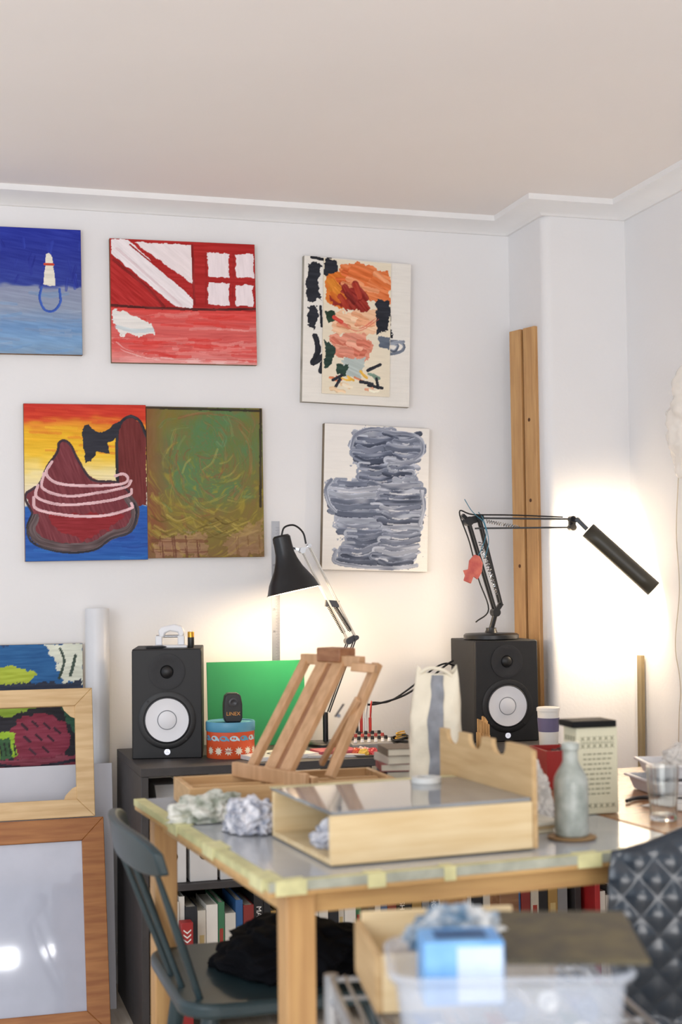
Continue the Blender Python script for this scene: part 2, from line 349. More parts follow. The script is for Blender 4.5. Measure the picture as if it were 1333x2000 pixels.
for y in (1056,1076): P.stroke([(296,y),(402,y+2)],6,'#63341f',alpha=.6,smooth=0,dry=-.2)
for x in range(462,515,22): P.stroke([(x,1050),(x+2,1085)],6,'#6e4a2c',alpha=.5,smooth=0,dry=-.1)
for e in ([(289,796),(513,799)],[(513,796),(510,990)]): P.stroke(e,5,'#2a2218',smooth=0,alpha=.8)
wall_painting('abstract olive green and brown swirling painting',[(287,793),(513,798),(516,1087),(288,1091)],P,.022)
# E white with collage
P=Paint(592,500,803,793,'#ebe7df'); P.a+=P.var(.015)[...,None]
K='#20232d'
P.poly([(597,515),(622,512),(626,530),(618,560),(628,585),(600,592)],K,4); P.stroke([(606,502),(640,506)],6,K,smooth=0); P.stroke([(652,507),(698,512)],8,K,smooth=0)
P.poly([(599,602),(616,600),(618,625),(612,650),(599,640)],K,4); P.stroke([(625,600),(628,640)],5,K,smooth=0)
P.stroke([(616,660),(622,690),(612,715),(634,700),(628,730)],11,K); P.stroke([(640,500),(645,520)],10,K)
P.poly([(745,585),(763,588),(763,625),(768,650),(745,655)],K,3)
for q in ([(738,660),(785,662),(788,678),(760,688),(738,684)],[(762,665),(778,668),(772,680),(756,676)],[(742,668),(790,660)]): P.stroke(q,6,'#646d7c',col2='#8f97a5')
r,W,H=wall_painting('white abstract canvas with a collaged painted sheet',[(594,498),(803,517),(800,795),(590,785)],P,.024,'#b9b2a4')
P=Paint(628,515,765,768,'#eadfc8'); P.a+=P.var(.02)[...,None]
def dab(x0,y0,x1,y1,cols,n,wd,ang=0,sp=14):
    for i in range(n):
        x=random.uniform(x0,x1);y=random.uniform(y0,y1); a=ang+random.uniform(-.35,.35); q=random.uniform(.6,1.2)*sp
        P.stroke([(x-q*math.cos(a),y-q*math.sin(a)),(x,y+random.uniform(-2,2)),(x+q*math.cos(a),y+q*math.sin(a))],wd*random.uniform(.7,1.2),random.choice(cols),var=.10,alpha=.9,st_w=2.5)
P.poly([(630,515),(655,517),(656,548),(642,562),(629,540)],K,3)
P.poly([(662,524),(700,518),(762,533),(764,590),(738,592),(712,578),(690,552),(658,545)],'#dd6c34',4,.08,.3,col2='#e38a55')
P.poly([(631,560),(640,545),(672,538),(690,560),(668,606),(636,598)],'#db7626',4,.07,.6)
P.poly([(658,556),(692,550),(724,600),(712,614),(645,602),(640,588)],'#8a2219',4,.07,.8,col2='#a03020')
P.poly([(650,616),(737,604),(744,648),(700,660),(648,652)],'#e9b48c',5,.06,.2,col2='#efc9a6')
P.poly([(642,658),(712,650),(728,672),(722,702),(690,708),(650,694)],'#d9826b',4,.07,.3,col2='#e09a80')
P.poly([(666,702),(714,697),(708,736),(670,732)],'#b9c4c0',4,.05,.4)
dab(672,535,750,570,['#e0743a','#d7622c','#e79a6c'],12,13,.3,18); dab(640,560,665,588,['#e08a2c','#da7424'],6,13,.8,10)
dab(665,570,708,600,['#8c2018','#a8321e','#74160f'],8,13,.9,13); dab(662,620,730,642,['#e3a077','#f0cdab','#dd8f6a'],8,12,.2,14)
P.poly([(735,585),(764,588),(762,640),(736,652)],K,3); P.poly([(632,612),(650,612),(656,628),(640,636)],'#1f3a26',2)
P.stroke([(664,634),(700,645),(738,622)],6,'#d2584a',alpha=.6,dry=-.1); P.stroke([(650,625),(665,632)],8,'#d2483a',smooth=0)
dab(656,662,712,692,['#dc8e78','#d4765f','#e5a68c'],9,13,.3,14)
P.poly([(632,668),(655,682),(648,712),(632,722)],'#223c33',3); P.poly([(740,655),(765,655),(764,680),(742,676)],'#5d6878',2)
P.poly([(655,712),(682,710),(674,732),(658,732)],'#274338',3)
dab(642,728,735,745,['#e7b13c','#c8442e','#7d9a8a','#e58b5e'],9,5,.4,8)
for q in ([(650,742),(668,732)],[(655,755),(664,740)],[(720,720),(745,708)],[(705,742),(730,745)],[(722,748),(750,752)],[(738,735),(742,752)]): P.stroke(q,6,K,smooth=0)
dab(645,750,745,762,['#e9c9a0','#dd9a78','#f0e4cc'],6,7,.1,8)
M_=Matrix.Translation(r.location)@r.rotation_euler.to_matrix().to_4x4()
a=M_.inverted()@py(629,768,YW-.03); b=M_.inverted()@py(765,515,YW-.03)
Ws=b.x-a.x; Hs=b.z-a.z
add(G().b2((-Ws/2,-.0015,0),(Ws/2,.0,Hs)),'collaged_sheet',mk('edge_s','#d8cdb8',.8),r,loc=((a.x+b.x)/2,-.0262,a.z))
obj_me('collaged_sheet_paint',P.mesh(Ws,Hs),r,((a.x+b.x)/2,-.0282,a.z))
# F grey : broad smeared strokes
P=Paint(631,827,840,1116,'#eeeae4'); P.a+=P.var(.012)[...,None]
bl=[(680,862),(690,846),(705,838),(760,832),(800,842),(826,852),(828,872),(815,905),(810,925),(812,940),(828,955),(832,990),(826,1030),(812,1050),(823,1075),(818,1104),(770,1108),(660,1102),(655,1085),(675,1065),(665,1045),(652,1030),(655,1000),(640,985),(636,955),(645,937),(665,940),(700,935),(705,915),(690,900)]
P.poly(bl,'#9097a8',9,.10,0,22,5,col2='#b5b9c5')
ext=[(842,868,692,822),(872,905,692,822),(908,938,706,810),(942,950,652,818),(954,1000,644,826),(1004,1040,660,824),(1044,1072,676,818),(1076,1100,664,816)]
gp=['#6b7386','#4f576a','#8a91a2','#a9aebb','#5d6579','#7c8496','#474f62','#9aa1b0']
for y0,y1,xa,xb in ext:
    y=y0
    while y<=y1:
        xm=(xa+xb)/2+random.uniform(-10,14)
        for (p,q) in ((xa,xm+3),(xm-3,xb)):
            p+=random.uniform(-3,10);q+=random.uniform(-10,3); cc_=random.choice(gp)
            P.stroke([(p,y+random.uniform(-2,4)),((p*2+q)/3,y+random.uniform(2,7)),((p+q*2)/3,y+random.uniform(0,5)),(q,y+random.uniform(-5,2))],random.uniform(10,14),cc_,var=.10,alpha=.95,col2=random.choice(gp),st_w=5,edge=.16)
            if random.random()<.7:
                e=p if random.random()<.5 else q; sgn=1 if e==q else -1
                P.stroke([(e-sgn*14,y-6),(e+sgn*4,y-6),(e+sgn*8,y),(e+sgn*3,y+6),(e-sgn*10,y+7)],5,random.choice(['#8f96a7','#7c8496','#aab0bd']),var=.12,edge=.1)
            if random.random()<.3: P.stroke([(p+16,y+6),((p+q)/2,y+8),(q-20,y+6)],3,'#dfe0e3',alpha=.7)
        y+=11.5
for L_ in ([(684,872),(690,850),(708,838),(735,833),(765,838),(800,840),(824,850),(826,876),(812,890)],[(646,940),(636,958),(642,985),(655,1000)],[(826,955),(832,985),(824,1020)],[(658,1080),(656,1100),(700,1108),(770,1110),(818,1104)]): P.stroke(L_,8,'#8c93a4',var=.12,col2='#a9aebb',edge=.12)
wall_painting('white canvas with grey-blue looping brush strokes',[(634,826),(841,838),(833,1117),(629,1113)],P,.024,'#8d7c66')
# ---- leaning objects at left
P=Paint(-230,1265,165,1965,'#28406a',.5)
P.poly([(-230,1265),(165,1265),(165,1400),(-230,1400)],'#1f5c94',4,.06); P.poly([(92,1265),(165,1265),(165,1350),(125,1340),(110,1300)],'#d9dccb',5,.08)
P.stroke([(120,1275),(128,1300),(118,1335)],5,'#3a4a40'); P.stroke([(150,1290),(140,1330)],6,'#3a4a40',smooth=0)
P.poly([(-60,1345),(0,1310),(35,1308),(75,1322),(60,1345),(0,1360)],'#a7b83a',4,.08); P.poly([(-230,1350),(165,1340),(165,1400),(-230,1400)],'#2a3348',5,.05)
P.poly([(-230,1390),(165,1370),(165,1965),(-230,1965)],'#23222b',5,.05); P.poly([(-40,1380),(30,1375),(75,1392),(10,1410),(-40,1400)],'#8fae3a',4,.08); 
P.poly([(20,1440),(45,1410),(90,1405),(128,1425),(140,1465),(120,1500),(60,1505),(20,1490)],'#8a2f45',3,.08); P.poly([(118,1380),(165,1375),(165,1460),(140,1440)],'#2f5a45',4,.06)
P.poly([(-60,1440),(30,1440),(36,1490),(-60,1500)],'#9ac02f',3,.08); P.poly([(0,1455),(20,1450),(28,1490),(5,1495)],'#38603a',2)
for i in range(4): P.stroke([(2+i*9,1462),(6+i*9,1485)],3,'#1e2a22',smooth=0)
for i,(x,y) in enumerate([(45,1425),(65,1420),(88,1425),(50,1450),(72,1447),(95,1450),(108,1435),(60,1475),(85,1472)]): P.stroke([(x,y),(x+10,y+10)],5,'#3a1c2c',smooth=0)
P.poly([(-230,1500),(165,1490),(165,1530),(-230,1540)],'#8a3b4c',5,.1); P.stroke([(-20,1500),(60,1512),(150,1500)],7,'#2b2433')
a_=.1; r=thing('painting',(.157,4.268,0),'colourful abstract painting with lime green and maroon shapes','painting',rot=(-a_,0,0))
add(G().b2((-.3,0,0),(.3,.02,1.035)),'canvas_board',mk('edge_c','#b9a98c',.8),r); obj_me('paint_layer',P.mesh(.598,1.033),r,(0,-.0005,.001))
add(G().b2((-.36,0,0),(.345,.012,.69)),'white_board',mk('whiteboard','#cdced6',.5,var=.02),loc=(.18,4.13,0),rot=(-.13,0,0),bevel=.001,label='plain white hardboard sheet leaning on the wall',cat='board')
g=G(); g.lathe([(.0,0),(.034,0),(.036,.003),(.036,1.13),(.034,1.135),(.031,1.135),(.031,1.09),(0,1.09)]); 
add(g,'paper_roll',mk('rollw','#d9dadd',.35,var=.02),loc=(.497,4.335,0),label='tall roll of glossy white paper standing upright',cat='paper roll')
def frame(parent,W,H,b,t,mat,wx=None):
    def bar(pts,nm): add(G().prism(pts,t,FX@Matrix.Translation((0,0,-t))),nm,mat,parent,bevel=.002)
    bar([(-W/2,0),(W/2,0),(W/2-b,b),(-W/2+b,b)],'frame_bar'); bar([(-W/2,H),(-W/2+b,H-b),(W/2-b,H-b),(W/2,H)],'frame_bar')
    bar([(-W/2,0),(-W/2+b,b),(-W/2+b,H-b),(-W/2,H)],'frame_bar'); bar([(W/2,0),(W/2,H),(W/2-b,H-b),(W/2-b,b)],'frame_bar')
lb=.275; r=thing('picture_frame',(.165,3.915,0),'orange-brown wooden frame with glossy white panel','picture frame',rot=(-lb,0,0))
frame(r,.635,.575,.062,.022,wood('frame_brown','#ad7440','#935a2e','x'))
add(G().b2((-.265,.010,.052),(.265,.014,.523)),'panel',mk('frost','#bcc1d0',.05,var=.03,spec=.8),r,label='glossy bluish white panel')
nrm=Vector((0,-math.cos(lb),math.sin(lb))); p0_=Vector((.165,3.915,0))+Vector((0,.01*math.cos(lb),-.01*math.sin(lb)))
for (u,v,sw,sh,pw_) in ((128,1854,.26,.035,2.4),(12,1872,.12,.09,2.2)):  # added strip lights, positioned so the glossy panel shows bright reflections; not windows
    d=ray(u,v).normalized(); t=(p0_-CAM).dot(nrm)/d.dot(nrm); hp=CAM+d*t; rf=d-nrm*2*d.dot(nrm); k=(-1.4-hp.y)/rf.y; q=hp+rf*k
    area(q,hp,sw,sh,pw_,(.95,.97,1))
yt=3.915+.575*math.sin(lb); zt=.575*math.cos(lb)
lf=.2; r=thing('stretcher_frame',(.15,yt+.004,zt+.002),'pale pine canvas stretcher frame, empty','wooden frame',rot=(-lf,0,0))
frame(r,.62,.362,.05,.02,wood('frame_pine','#dcbd8e','#c9a676','x'))
for sx,sz in ((1,1),(1,0)):
    x=.26; z=.312 if sz else .05; s_=-1 if sz else 1
    add(G().prism([(x,z),(x-.035,z),(x-.03,z+s_*.012),(x-.012,z+s_*.03),(x,z+s_*.035)],.006,FX@T(0,0,-.012)),'corner_wedge',wood('frame_pine','#dcbd8e','#c9a676'),r)
# ================================================================= SHELF
ZS=.715; SX0,SX1,SY0,SY1=.55,1.822,3.80,4.30
shm=mk('shelf_dark','#3b3838',.55,var=.08,scale=30)
r=thing('shelf_unit',(SX0,SY0,0),'low dark grey open shelf unit holding speakers and books','shelf')
def sb(a,b,nm): add(G().b2(a,b),nm,shm,r,world=True,bevel=.0015)
sb((SX0,SY0,ZS-.022),(SX1,SY1,ZS),'top_board'); sb((SX0,SY0+.003,0),(SX0+.02,SY1,ZS-.022),'side_panel'); sb((SX1-.02,SY0+.003,0),(SX1,SY1,ZS-.022),'side_panel')
sb((SX0+.02,SY0+.01,.385),(SX1-.02,SY1,.403),'shelf_board'); sb((SX0+.02,SY0+.01,.05),(SX1-.02,SY1,.068),'shelf_board'); sb((1.18,SY0+.012,.068),(1.196,SY1,.385),'divider'); sb((1.18,SY0+.012,.403),(1.196,SY1,ZS-.022),'divider')
sb((SX0+.02,SY1-.008,.068),(SX1-.02,SY1-.001,.385),'back_panel')
bc=['#1d1d20','#e4e0d6','#8a2f2a','#b8b3a6','#d9d4c8','#3a5a75','#f0ece2','#a8864a','#23262c','#c9c2b0','#e2ded2','#2f5f95','#e8e4da','#3f7a55','#8d8f90','#d5cfc0']
titles={10:'MAT',13:'TURE',26:'E SH',30:'INHO',33:'Matild'}
pg=mk('pages','#e2dccb',.9); x=.605; i=0
blk=mk('blackp','#151517',.5); wht=mk('whitep','#efece6',.6,var=.03)
def book(x,yb,z,th,h,d,k,title=None,mark=False,where='lower shelf',group='books on the lower shelf'):
    b=thing('book',(x,yb,z),'%s-spined book standing on the %s'%('dark' if sum(rgb(k))<1.2 else 'light',where),'book',group=group)
    cm=mk('bk'+k,k,.5,var=.05); g=G(); g.b2((-th/2,0,0),(th/2,.003,h)); g.b2((-th/2,.003,0),(-th/2+.002,d,h)); g.b2((th/2-.002,.003,0),(th/2,d,h)); add(g,'cover',cm,b)
    add(G().b2((-th/2+.0021,.0031,.003),(th/2-.0021,d-.004,h-.003)),'page_block',pg,b)
    tm=wht if sum(rgb(k))<1.4 else blk
    if title: text(title,.020,T(0,-.0006,h*.80)@Matrix.Rotation(pi/2,4,'Y')@FX,tm,b,'spine_title')
    elif mark: add(G().b2((-th*.28,-.0006,h*.35),(th*.28,0,h*.75)),'spine_label',mk('bl'+str(i%4),['#c9b37a','#d8d4cc','#a33a2c','#5a6a78'][i%4],.5),b)
while x<1.76:
    th=random.uniform(.014,.032); h=random.uniform(.24,.305); d=random.uniform(.15,.2)
    if 1.17<x+th and x<1.20: x=1.20; continue
    if i in titles: th=.026; h=.30
    k=bc[(i*7+3)%len(bc)]; yb=SY0+.012+random.uniform(0,.012)
    if i in titles: k='#1a1a1d' if i%4 else '#e9e6dd'
    book(x+th/2,yb,.0685,th,h,d,k,titles.get(i),i%2==0); x+=th+.0015; i+=1
def simplebox(name,c,s,mat,label,cat,rz=0,bevel=.002,group=None):
    return add(G().b2((-s[0]/2,-s[1]/2,0),(s[0]/2,s[1]/2,s[2])),name,mat,loc=c,rot=(0,0,rz),bevel=bevel,label=label,cat=cat,group=group)
for k,(x0,w_,h_) in enumerate([(.605,.07,.25),(.685,.075,.27),(.768,.06,.24)]):
    b=thing('file_box',(x0+w_/2,3.94,.4035),'white cardboard magazine file on the middle shelf','file box',group='white magazine files')
    g=G(); g.prism([(0,0),(.24,0),(.24,h_),(.10,h_),(0,h_*.6)],w_,T(-w_/2,-.11,0)@Matrix(((0,0,1,0),(1,0,0,0),(0,1,0,0),(0,0,0,1)))); add(g,'file_body',mk('filew','#d4d2cf',.7,var=.03),b,bevel=.002)
    add(G().cyl((0,-.1105,.07),(0,-.1112,.07),.012),'finger_hole',blk,b)
simplebox('storage_box',(1.0,3.98,.4035),(.28,.25,.2),mk('boxgrey','#8e8c8a',.7),'grey cardboard storage box on the middle shelf','box')
simplebox('storage_box',(1.42,3.99,.4035),(.3,.25,.17),mk('boxtan','#a08a68',.7),'tan cardboard storage box on the middle shelf','box')
rb=thing('box',(.662,3.77,0),'small red carton with white arrow marks','box')
add(G().b2((-.016,-.02,0),(.016,.02,.315)),'carton_body',mk('redc','#a82a2a',.5),rb,bevel=.002)
for k in range(3):
    for s_ in (-1,1): add(G().prism([(0,0),(s_*.010,.008),(s_*.010,.012),(0,.004)],.0006,T(0,-.0201,.262+k*.012)@FX),'arrow_mark',wht,rb)
rr_=mk('redshelf','#b32a2c',.45); r=thing('low_shelf',(1.84,3.74,0),'low red painted shelf with magazines and cables','shelf')
add(G().b2((1.835,3.74,.345),(2.11,4.02,.362)),'top_board',rr_,r,world=True,bevel=.001)
for xx_ in (1.835,2.094): add(G().b2((xx_,3.74,0),(xx_+.016,4.02,.345)),'side_panel',rr_,r,world=True,bevel=.001)
x=1.856
for k,cm in enumerate(['#e8e4da','#d9d4c8','#f0ece2','#8d8f90','#e4e0d6','#e8e4da']): th=[.018,.012,.02,.012,.016,.014][k]; book(x+th/2,3.755,.0005,th,.31-.012*(k%3),.2,cm,'Matild' if k==2 else None,False,'low red shelf','magazines on the low red shelf'); x+=th+.0015
# ================================================================= SPEAKERS
spk=mk('speaker_black','#1f1f22',.62,var=.05,scale=200,bump=.05,bscale=500); rub=mk('rubber','#0e0e10',.45,var=.02); cone_m=mk('cone_white','#e4e4e7',.45,var=.01); ring_m=mk('ring_grey','#8c8f95',.4)
spf=mk('speaker_front','#151517',.55,var=.03)
def speaker(loc,rz,label,W=.196):
    D,H=.25,.307; r=thing('studio_speaker',loc,label,'speaker',rz)
    add(G().b2((-W/2,.012,0),(W/2,D,H)),'cabinet',spk,r,bevel=.003)
    g=G(); c=.022
    g.prism([(-W/2,0),(W/2,0),(W/2,H-c*.2),(W/2-c*.2,H),(-W/2+c*.2,H),(-W/2,H-c*.2)],.0119,T(0,.012,0)@FX); add(g,'front_baffle',spf,r,bevel=.006)
    def on(z): return T(0,0,z)@FX
    add(G().lathe([(.081,0),(.081,.002),(.076,.004),(.066,.0035),(.064,.0005)],on(.108)),'woofer_rim',rub,r)
    add(G().lathe([(.0655,.0005),(.0645,.004),(.0615,.0055),(.0605,.003)],on(.108)),'woofer_surround',mk('surr','#2a2b2f',.5),r)
    add(G().lathe([(.0612,.0035),(.045,.0016),(.027,.001),(.0262,.0012)],on(.108)),'woofer_cone',cone_m,r)
    add(G().lathe([(.0275,.0012),(.0262,.0024),(.0248,.0012)],on(.108)),'cone_ring',ring_m,r)
    add(G().lathe([(.0255,.0013),(.018,.0038),(.009,.005),(0,.0054)],on(.108)),'dust_cap',cone_m,r)
    add(G().lathe([(.051,0),(.051,.003),(.046,.0036),(.036,.0026),(.022,.001),(.019,.001)],on(.243)),'tweeter_waveguide',spk,r)
    add(G().lathe([(.019,.001),(.0175,.0035),(.016,.002),(.012,.0055),(.006,.0078),(0,.0085)],on(.243)),'tweeter_dome',rub,r)
    for k in range(4):
        a=pi/4+k*pi/2; add(G().cyl((.075*math.cos(a),-.0005,.108+.075*math.sin(a)),(.075*math.cos(a),-.0048,.108+.075*math.sin(a)),.003),'screw',spk,r)
    add(G().lathe([(.0085,0),(.0085,.001),(0,.0012)],on(.019)),'power_emblem',mk('emb','#f2f4ff',.4,emit=.5),r)
    for k in range(3):
        a=k*2*pi/3+pi/2; add(G().bar((0,-.0014,.019),(.006*math.cos(a),-.0014,.019+.006*math.sin(a)),.001,.0006),'emblem_mark',ring_m,r)
    return r
pL=py(327,1482,4.0); pR=py(993,1434,4.03)
speaker((pL.x,4.0,ZS),-math.radians(12),'black studio monitor speaker with white cone under a hole punch')
speaker((pR.x,4.03,ZS),-math.radians(3.5),'black studio monitor speaker with white cone under a lamp',.2)
ZT=ZS+.307
c=py(334,1262,4.06); r=thing('hole_punch',(c.x,4.07,ZT),'white metal hole punch standing on a speaker','hole punch',-.25)
hw=mk('punchw','#e6e6e8',.3,var=.02); chrome=mk('chrome','#c9ccd0',.18,metal=1,var=.03)
add(G().b2((-.05,-.025,0),(.05,.03,.008)),'base_plate',hw,r,bevel=.003)
add(G().b2((-.042,-.012,.008),(-.022,.02,.035)).b2((.022,-.012,.008),(.042,.02,.035)),'bracket',hw,r,bevel=.003)
add(G().prism([(-.03,.03),(-.034,.05),(-.024,.06),(.012,.068),(.034,.062),(.042,.045),(.038,.032),(.026,.030),(.022,.044),(.0,.048),(-.014,.042),(-.018,.03)],.03,T(0,.018,0)@FX),'lever_handle',hw,r,bevel=.004)
add(G().cyl((-.04,.004,.033),(.04,.004,.033),.004),'hinge_pin',chrome,r)
c=py(375,1263,4.03); r=thing('battery',(c.x,4.045,ZT),'gold and black battery standing on a speaker','battery')
add(G().lathe([(0,0),(.009,0),(.0095,.002),(.0095,.030)]),'casing',mk('batb','#1b1a18',.3),r); add(G().lathe([(.0095,.030),(.0095,.044),(.009,.046),(0,.046)]),'gold_end',mk('gold','#c8963f',.25,metal=1),r); add(G().cyl((0,0,.046),(0,0,.049),.003),'terminal',chrome,r)
c=py(305,1264,4.03); g=G(); g.cyl((-.03,0,.0045),(.02,.0,.0045),.004,.004).cyl((.02,0,.0045),(.032,0,.0045),.004,.001)
add(g,'marker_pen',mk('penm','#2d2f33',.4),loc=(c.x,4.035,ZT),rot=(0,0,.2),label='dark marker pen lying on a speaker',cat='pen')
c=py(453,1480,3.97); r=thing('cookie_tin',(c.x,3.985,ZS),'round orange tin with light blue lid and fish pattern','tin')
RT=.068; add(G().lathe([(0,0),(RT-.001,0),(RT,.002),(RT,.078),(0,.078)]),'tin_body',mk('tino','#d9552a',.35,var=.03),r); tb=mk('tinb','#5b9dbb',.35,var=.04)
add(G().lathe([(RT+.0005,.074),(RT+.002,.076),(RT+.002,.098),(RT+.0005,.101),(RT-.004,.1),(RT-.005,.098),(0,.098)]),'tin_lid',tb,r)
def wrap(poly,th0,z0,rr,nm,mat):
    g=G(); vs=[g.bm.verts.new(((rr)*math.sin(th0+x/rr),-(rr)*math.cos(th0+x/rr),z0+z)) for x,z in poly]; g.bm.faces.new(vs); add(g,nm,mat,r)
fish=[(.011*math.cos(t)*1.1,.0075*math.sin(t)) for t in [k*pi/8 for k in range(15)]]+[(.017,-.008),(.015,0)]
lightb=mk('lightb','#bfe0ea',.4)
for k in range(7):
    th=-1.35+k*.43
    wrap(fish,th,.057,RT+.0006,'fish_motif',lightb if k%2 else tb); wrap([(.003*math.cos(t)-.004,.003*math.sin(t)) for t in [k2*pi/4 for k2 in range(8)]],th,.058,RT+.0012,'fish_eye',mk('tinor','#e0592c',.4))
    wrap([((.013 if q%2 else .007)*math.cos(q*pi/9),(.013 if q%2 else .007)*math.sin(q*pi/9)) for q in range(18)],th+.2,.022,RT+.0006,'sunburst_motif',mk('cream','#efe3cc',.5))
text('panduro',.011,T(-.022,-RT*.95-.004,.024)@Matrix.Rotation(-.32,4,'Z')@FX,mk('tinred','#c43c20',.5),r)
r=thing('pencil_sharpener',(c.x+.004,3.975,ZS+.0985),'black desktop pencil sharpener with orange lettering','pencil sharpener',-.1)
sm=mk('sharpb','#242426',.35,var=.03); add(G().prism([(-.022,0),(.022,0),(.026,.012),(.026,.05),(.022,.074),(.014,.082),(-.014,.082),(-.022,.074),(-.026,.05),(-.026,.012)],.045,T(0,.022,0)@FX),'sharpener_body',sm,r,bevel=.004)
add(G().lathe([(.013,0),(.013,.006),(.009,.007),(.004,.004),(0,.004)],T(0,-.023,.056)@FX),'pencil_collar',mk('collar','#3d3d40',.3),r); text('LINEX',.0145,T(0,-.0236,.024)@FX,mk('orange','#e8a04a',.5),r)
lg=.10; a=py(406,1292,4.22); b=py(597,1300,4.22); r0=((a.x+b.x)/2)
add(G().b2((-(b.x-a.x)/2,0,0),((b.x-a.x)/2,.004,.254)),'green_board',mk('greenb','#1f8a55',.5,var=.03),loc=(r0,4.215,ZS+.0005),rot=(-lg,0,0),bevel=.001,label='green plastic cutting board leaning against the wall',cat='board')
a=py(539,1018,4.396); b=py(543,1440,4.396); r=thing('steel_ruler',(a.x,YW,a.z),'long steel ruler hanging on the wall','ruler',rot=(0,.006,0))
st=mk('steel','#a9abb0',.35,metal=.8,var=.05); L_=(a.z-b.z); add(G().b2((-.013,-.0015,-L_),(.013,-.0002,0)),'blade',st,r)
g=G()
for k in range(int(L_/.005)): g.b2((.004 if k%2 else 0,-.0018,-.02-k*.005),(.0125,-.0015,-.0195-k*.005)) if .02+k*.005<L_ else None
add(g,'tick_marks',blk,r,kind='stuff'); 
for k in range(1,6): text(str(k*5+5) ,.009,T(-.006,-.0018,-k*.07)@FX,blk,r,'numeral',.0001)
p0=Vector((1.8445,4.296)); p1=Vector((1.880,4.176)); d=(p1-p0); ln=d.length; an=math.atan2(d.y,d.x)
r=thing('timber_plank',((p0.x+p1.x)/2,(p0.y+p1.y)/2,0),'tall grooved pine timber standing in the wall corner','timber',an)
pw=wood('beam_pine','#cb9e68','#b88a58','z'); pw2=wood('beam_groove','#7b5128','#6a4522','z')
add(G().b2((-ln/2,-.006,0),(-.006,.010,2.02)),'rail',pw,r,bevel=.002); add(G().b2((.006,-.006,0),(ln/2,.010,2.02)),'rail',pw,r,bevel=.002); add(G().b2((-.006,.004,0),(.006,.010,2.015)),'groove_strip',pw2,r)
g=G()
for z,x in ((1.46,.03),(1.25,-.03),(.98,.035),(1.72,.03)): g.cyl((x,-.0063,z),(x,-.0058,z),.006)
add(g,'knot',mk('knot','#5b3417',.6),r,kind='stuff')
a=px_(1247,1280,2.155); add(G().b2((-.006,-.014,0),(.006,.014,a.z)),'timber_batten',wood('slat','#94825e','#7b6a4a','z'),loc=(2.150,a.y,0),rot=(0,.015,0),bevel=.001,label='thin grey-brown wooden batten leaning against the wall',cat='wooden batten')
# ================================================================= LEFT LAMP
YL=4.12
base=py(640,1440,YL); base.z=ZS; lampb=mk('lamp_black','#171719',.35,var=.03)
r=thing('desk_lamp',(base.x,4.14,ZS),'black bell-shaped desk lamp with chrome spring arm, lit','lamp')
A=py(549,1046,YL); B=py(573.5,1155,YL-.012); ax=(B-A).normalized(); Q=ax.to_track_quat('Z','Y').to_matrix().to_4x4(); M=Matrix.Translation(A)@Q; Ls=(B-A).length
prof=[(0,0),(.022,0),(.027,.006),(.0275,.03),(.029,.055),(.034,.075),(.044,.1),(.056,.12),(.068,.14),(.078,Ls-.004),(.0815,Ls)]
add(G().lathe(prof,M),'lamp_shade',lampb,r,world=True)
add(G().lathe([(.0805,Ls-.0005),(.0765,Ls-.006),(.066,.139),(.054,.119),(.042,.0995),(.032,.075),(.0265,.05),(0,.045)],M),'shade_lining',mk('lining','#f3efe6',.5),r,world=True)
add(G().sph(M@Vector((0,0,.105)),.024),'light_bulb',mk('bulb','#ffe2b0',.5,emit=14),r,world=True)
point(M@Vector((0,0,Ls-.006)),6.5,WARM,.03)
pts=lambda L,Y: [py(u,v,Y) for u,v in L]
add(G().tube(pts([(550,1047),(556,1030),(575,1026),(592,1040),(598,1062)],YL),.0028),'power_cord',rub,r,world=True)
w1,w2=py(590,1075,YL),py(604,1066,YL)
add(G().cyl(w1-Vector((0,.012,0)),w1+Vector((0,.012,0)),.009).bar(w1,w2,.008,.006).cyl(w2-Vector((0,.01,0)),w2+Vector((0,.01,0)),.006).bar(M@Vector((.026,0,.03)),w1,.006,.006),'head_joint',chrome,r,world=True)
arm=mk('armw','#d6d2cb',.3,metal=.4)
e1,e2=py(680,1252,YL),py(695,1245,YL)
for k in (-.008,.008):
    o=Vector((0,k,0)); add(G().bar(w1+o,e1+o,.004,.004),'arm_rod',arm,r,world=True); add(G().bar(w2+o,e2+o,.004,.004),'arm_rod',arm,r,world=True)
def spring(p0,p1,rad,n,wr=.0011):
    p0=Vector(p0);p1=Vector(p1);d=p1-p0;x=d.orthogonal().normalized();y=d.normalized().cross(x); return [p0+d*(t/(n*8))+(x*math.cos(t*pi/4)+y*math.sin(t*pi/4))*rad for t in range(n*8+1)]
for uv in (((640,1180),(672,1236)),((655,1185),(684,1232))): add(G().tube(spring(py(*uv[0],YL),py(*uv[1],YL),.005,20),.0017,5,0),'arm_spring',lampb,r,world=True)
add(G().bar(py(636,1178,YL),py(662,1180,YL),.012,.02).cyl(e1-Vector((0,.014,0)),e1+Vector((0,.014,0)),.010).cyl(e2-Vector((0,.014,0)),e2+Vector((0,.014,0)),.007).bar(e1,e2,.012,.018),'elbow_joint',mk('dkmetal','#55565a',.3,metal=.8),r,world=True)
bt=Vector((base.x,4.14,ZS+.10))
for k in (-.01,.01): add(G().bar(e1+Vector((0,k,0)),bt+Vector((-.008,k,0)),.004,.004).bar(e2+Vector((0,k,0)),bt+Vector((.010,k,0)),.004,.004),'lower_arm_rod',lampb,r,world=True)
add(G().cyl((base.x,4.14,ZS+.012),bt,.008).lathe([(0,0),(.055,0),(.055,.008),(.05,.012),(0,.014)],Matrix.Translation((base.x,4.14,ZS))),'base',lampb,r,world=True)
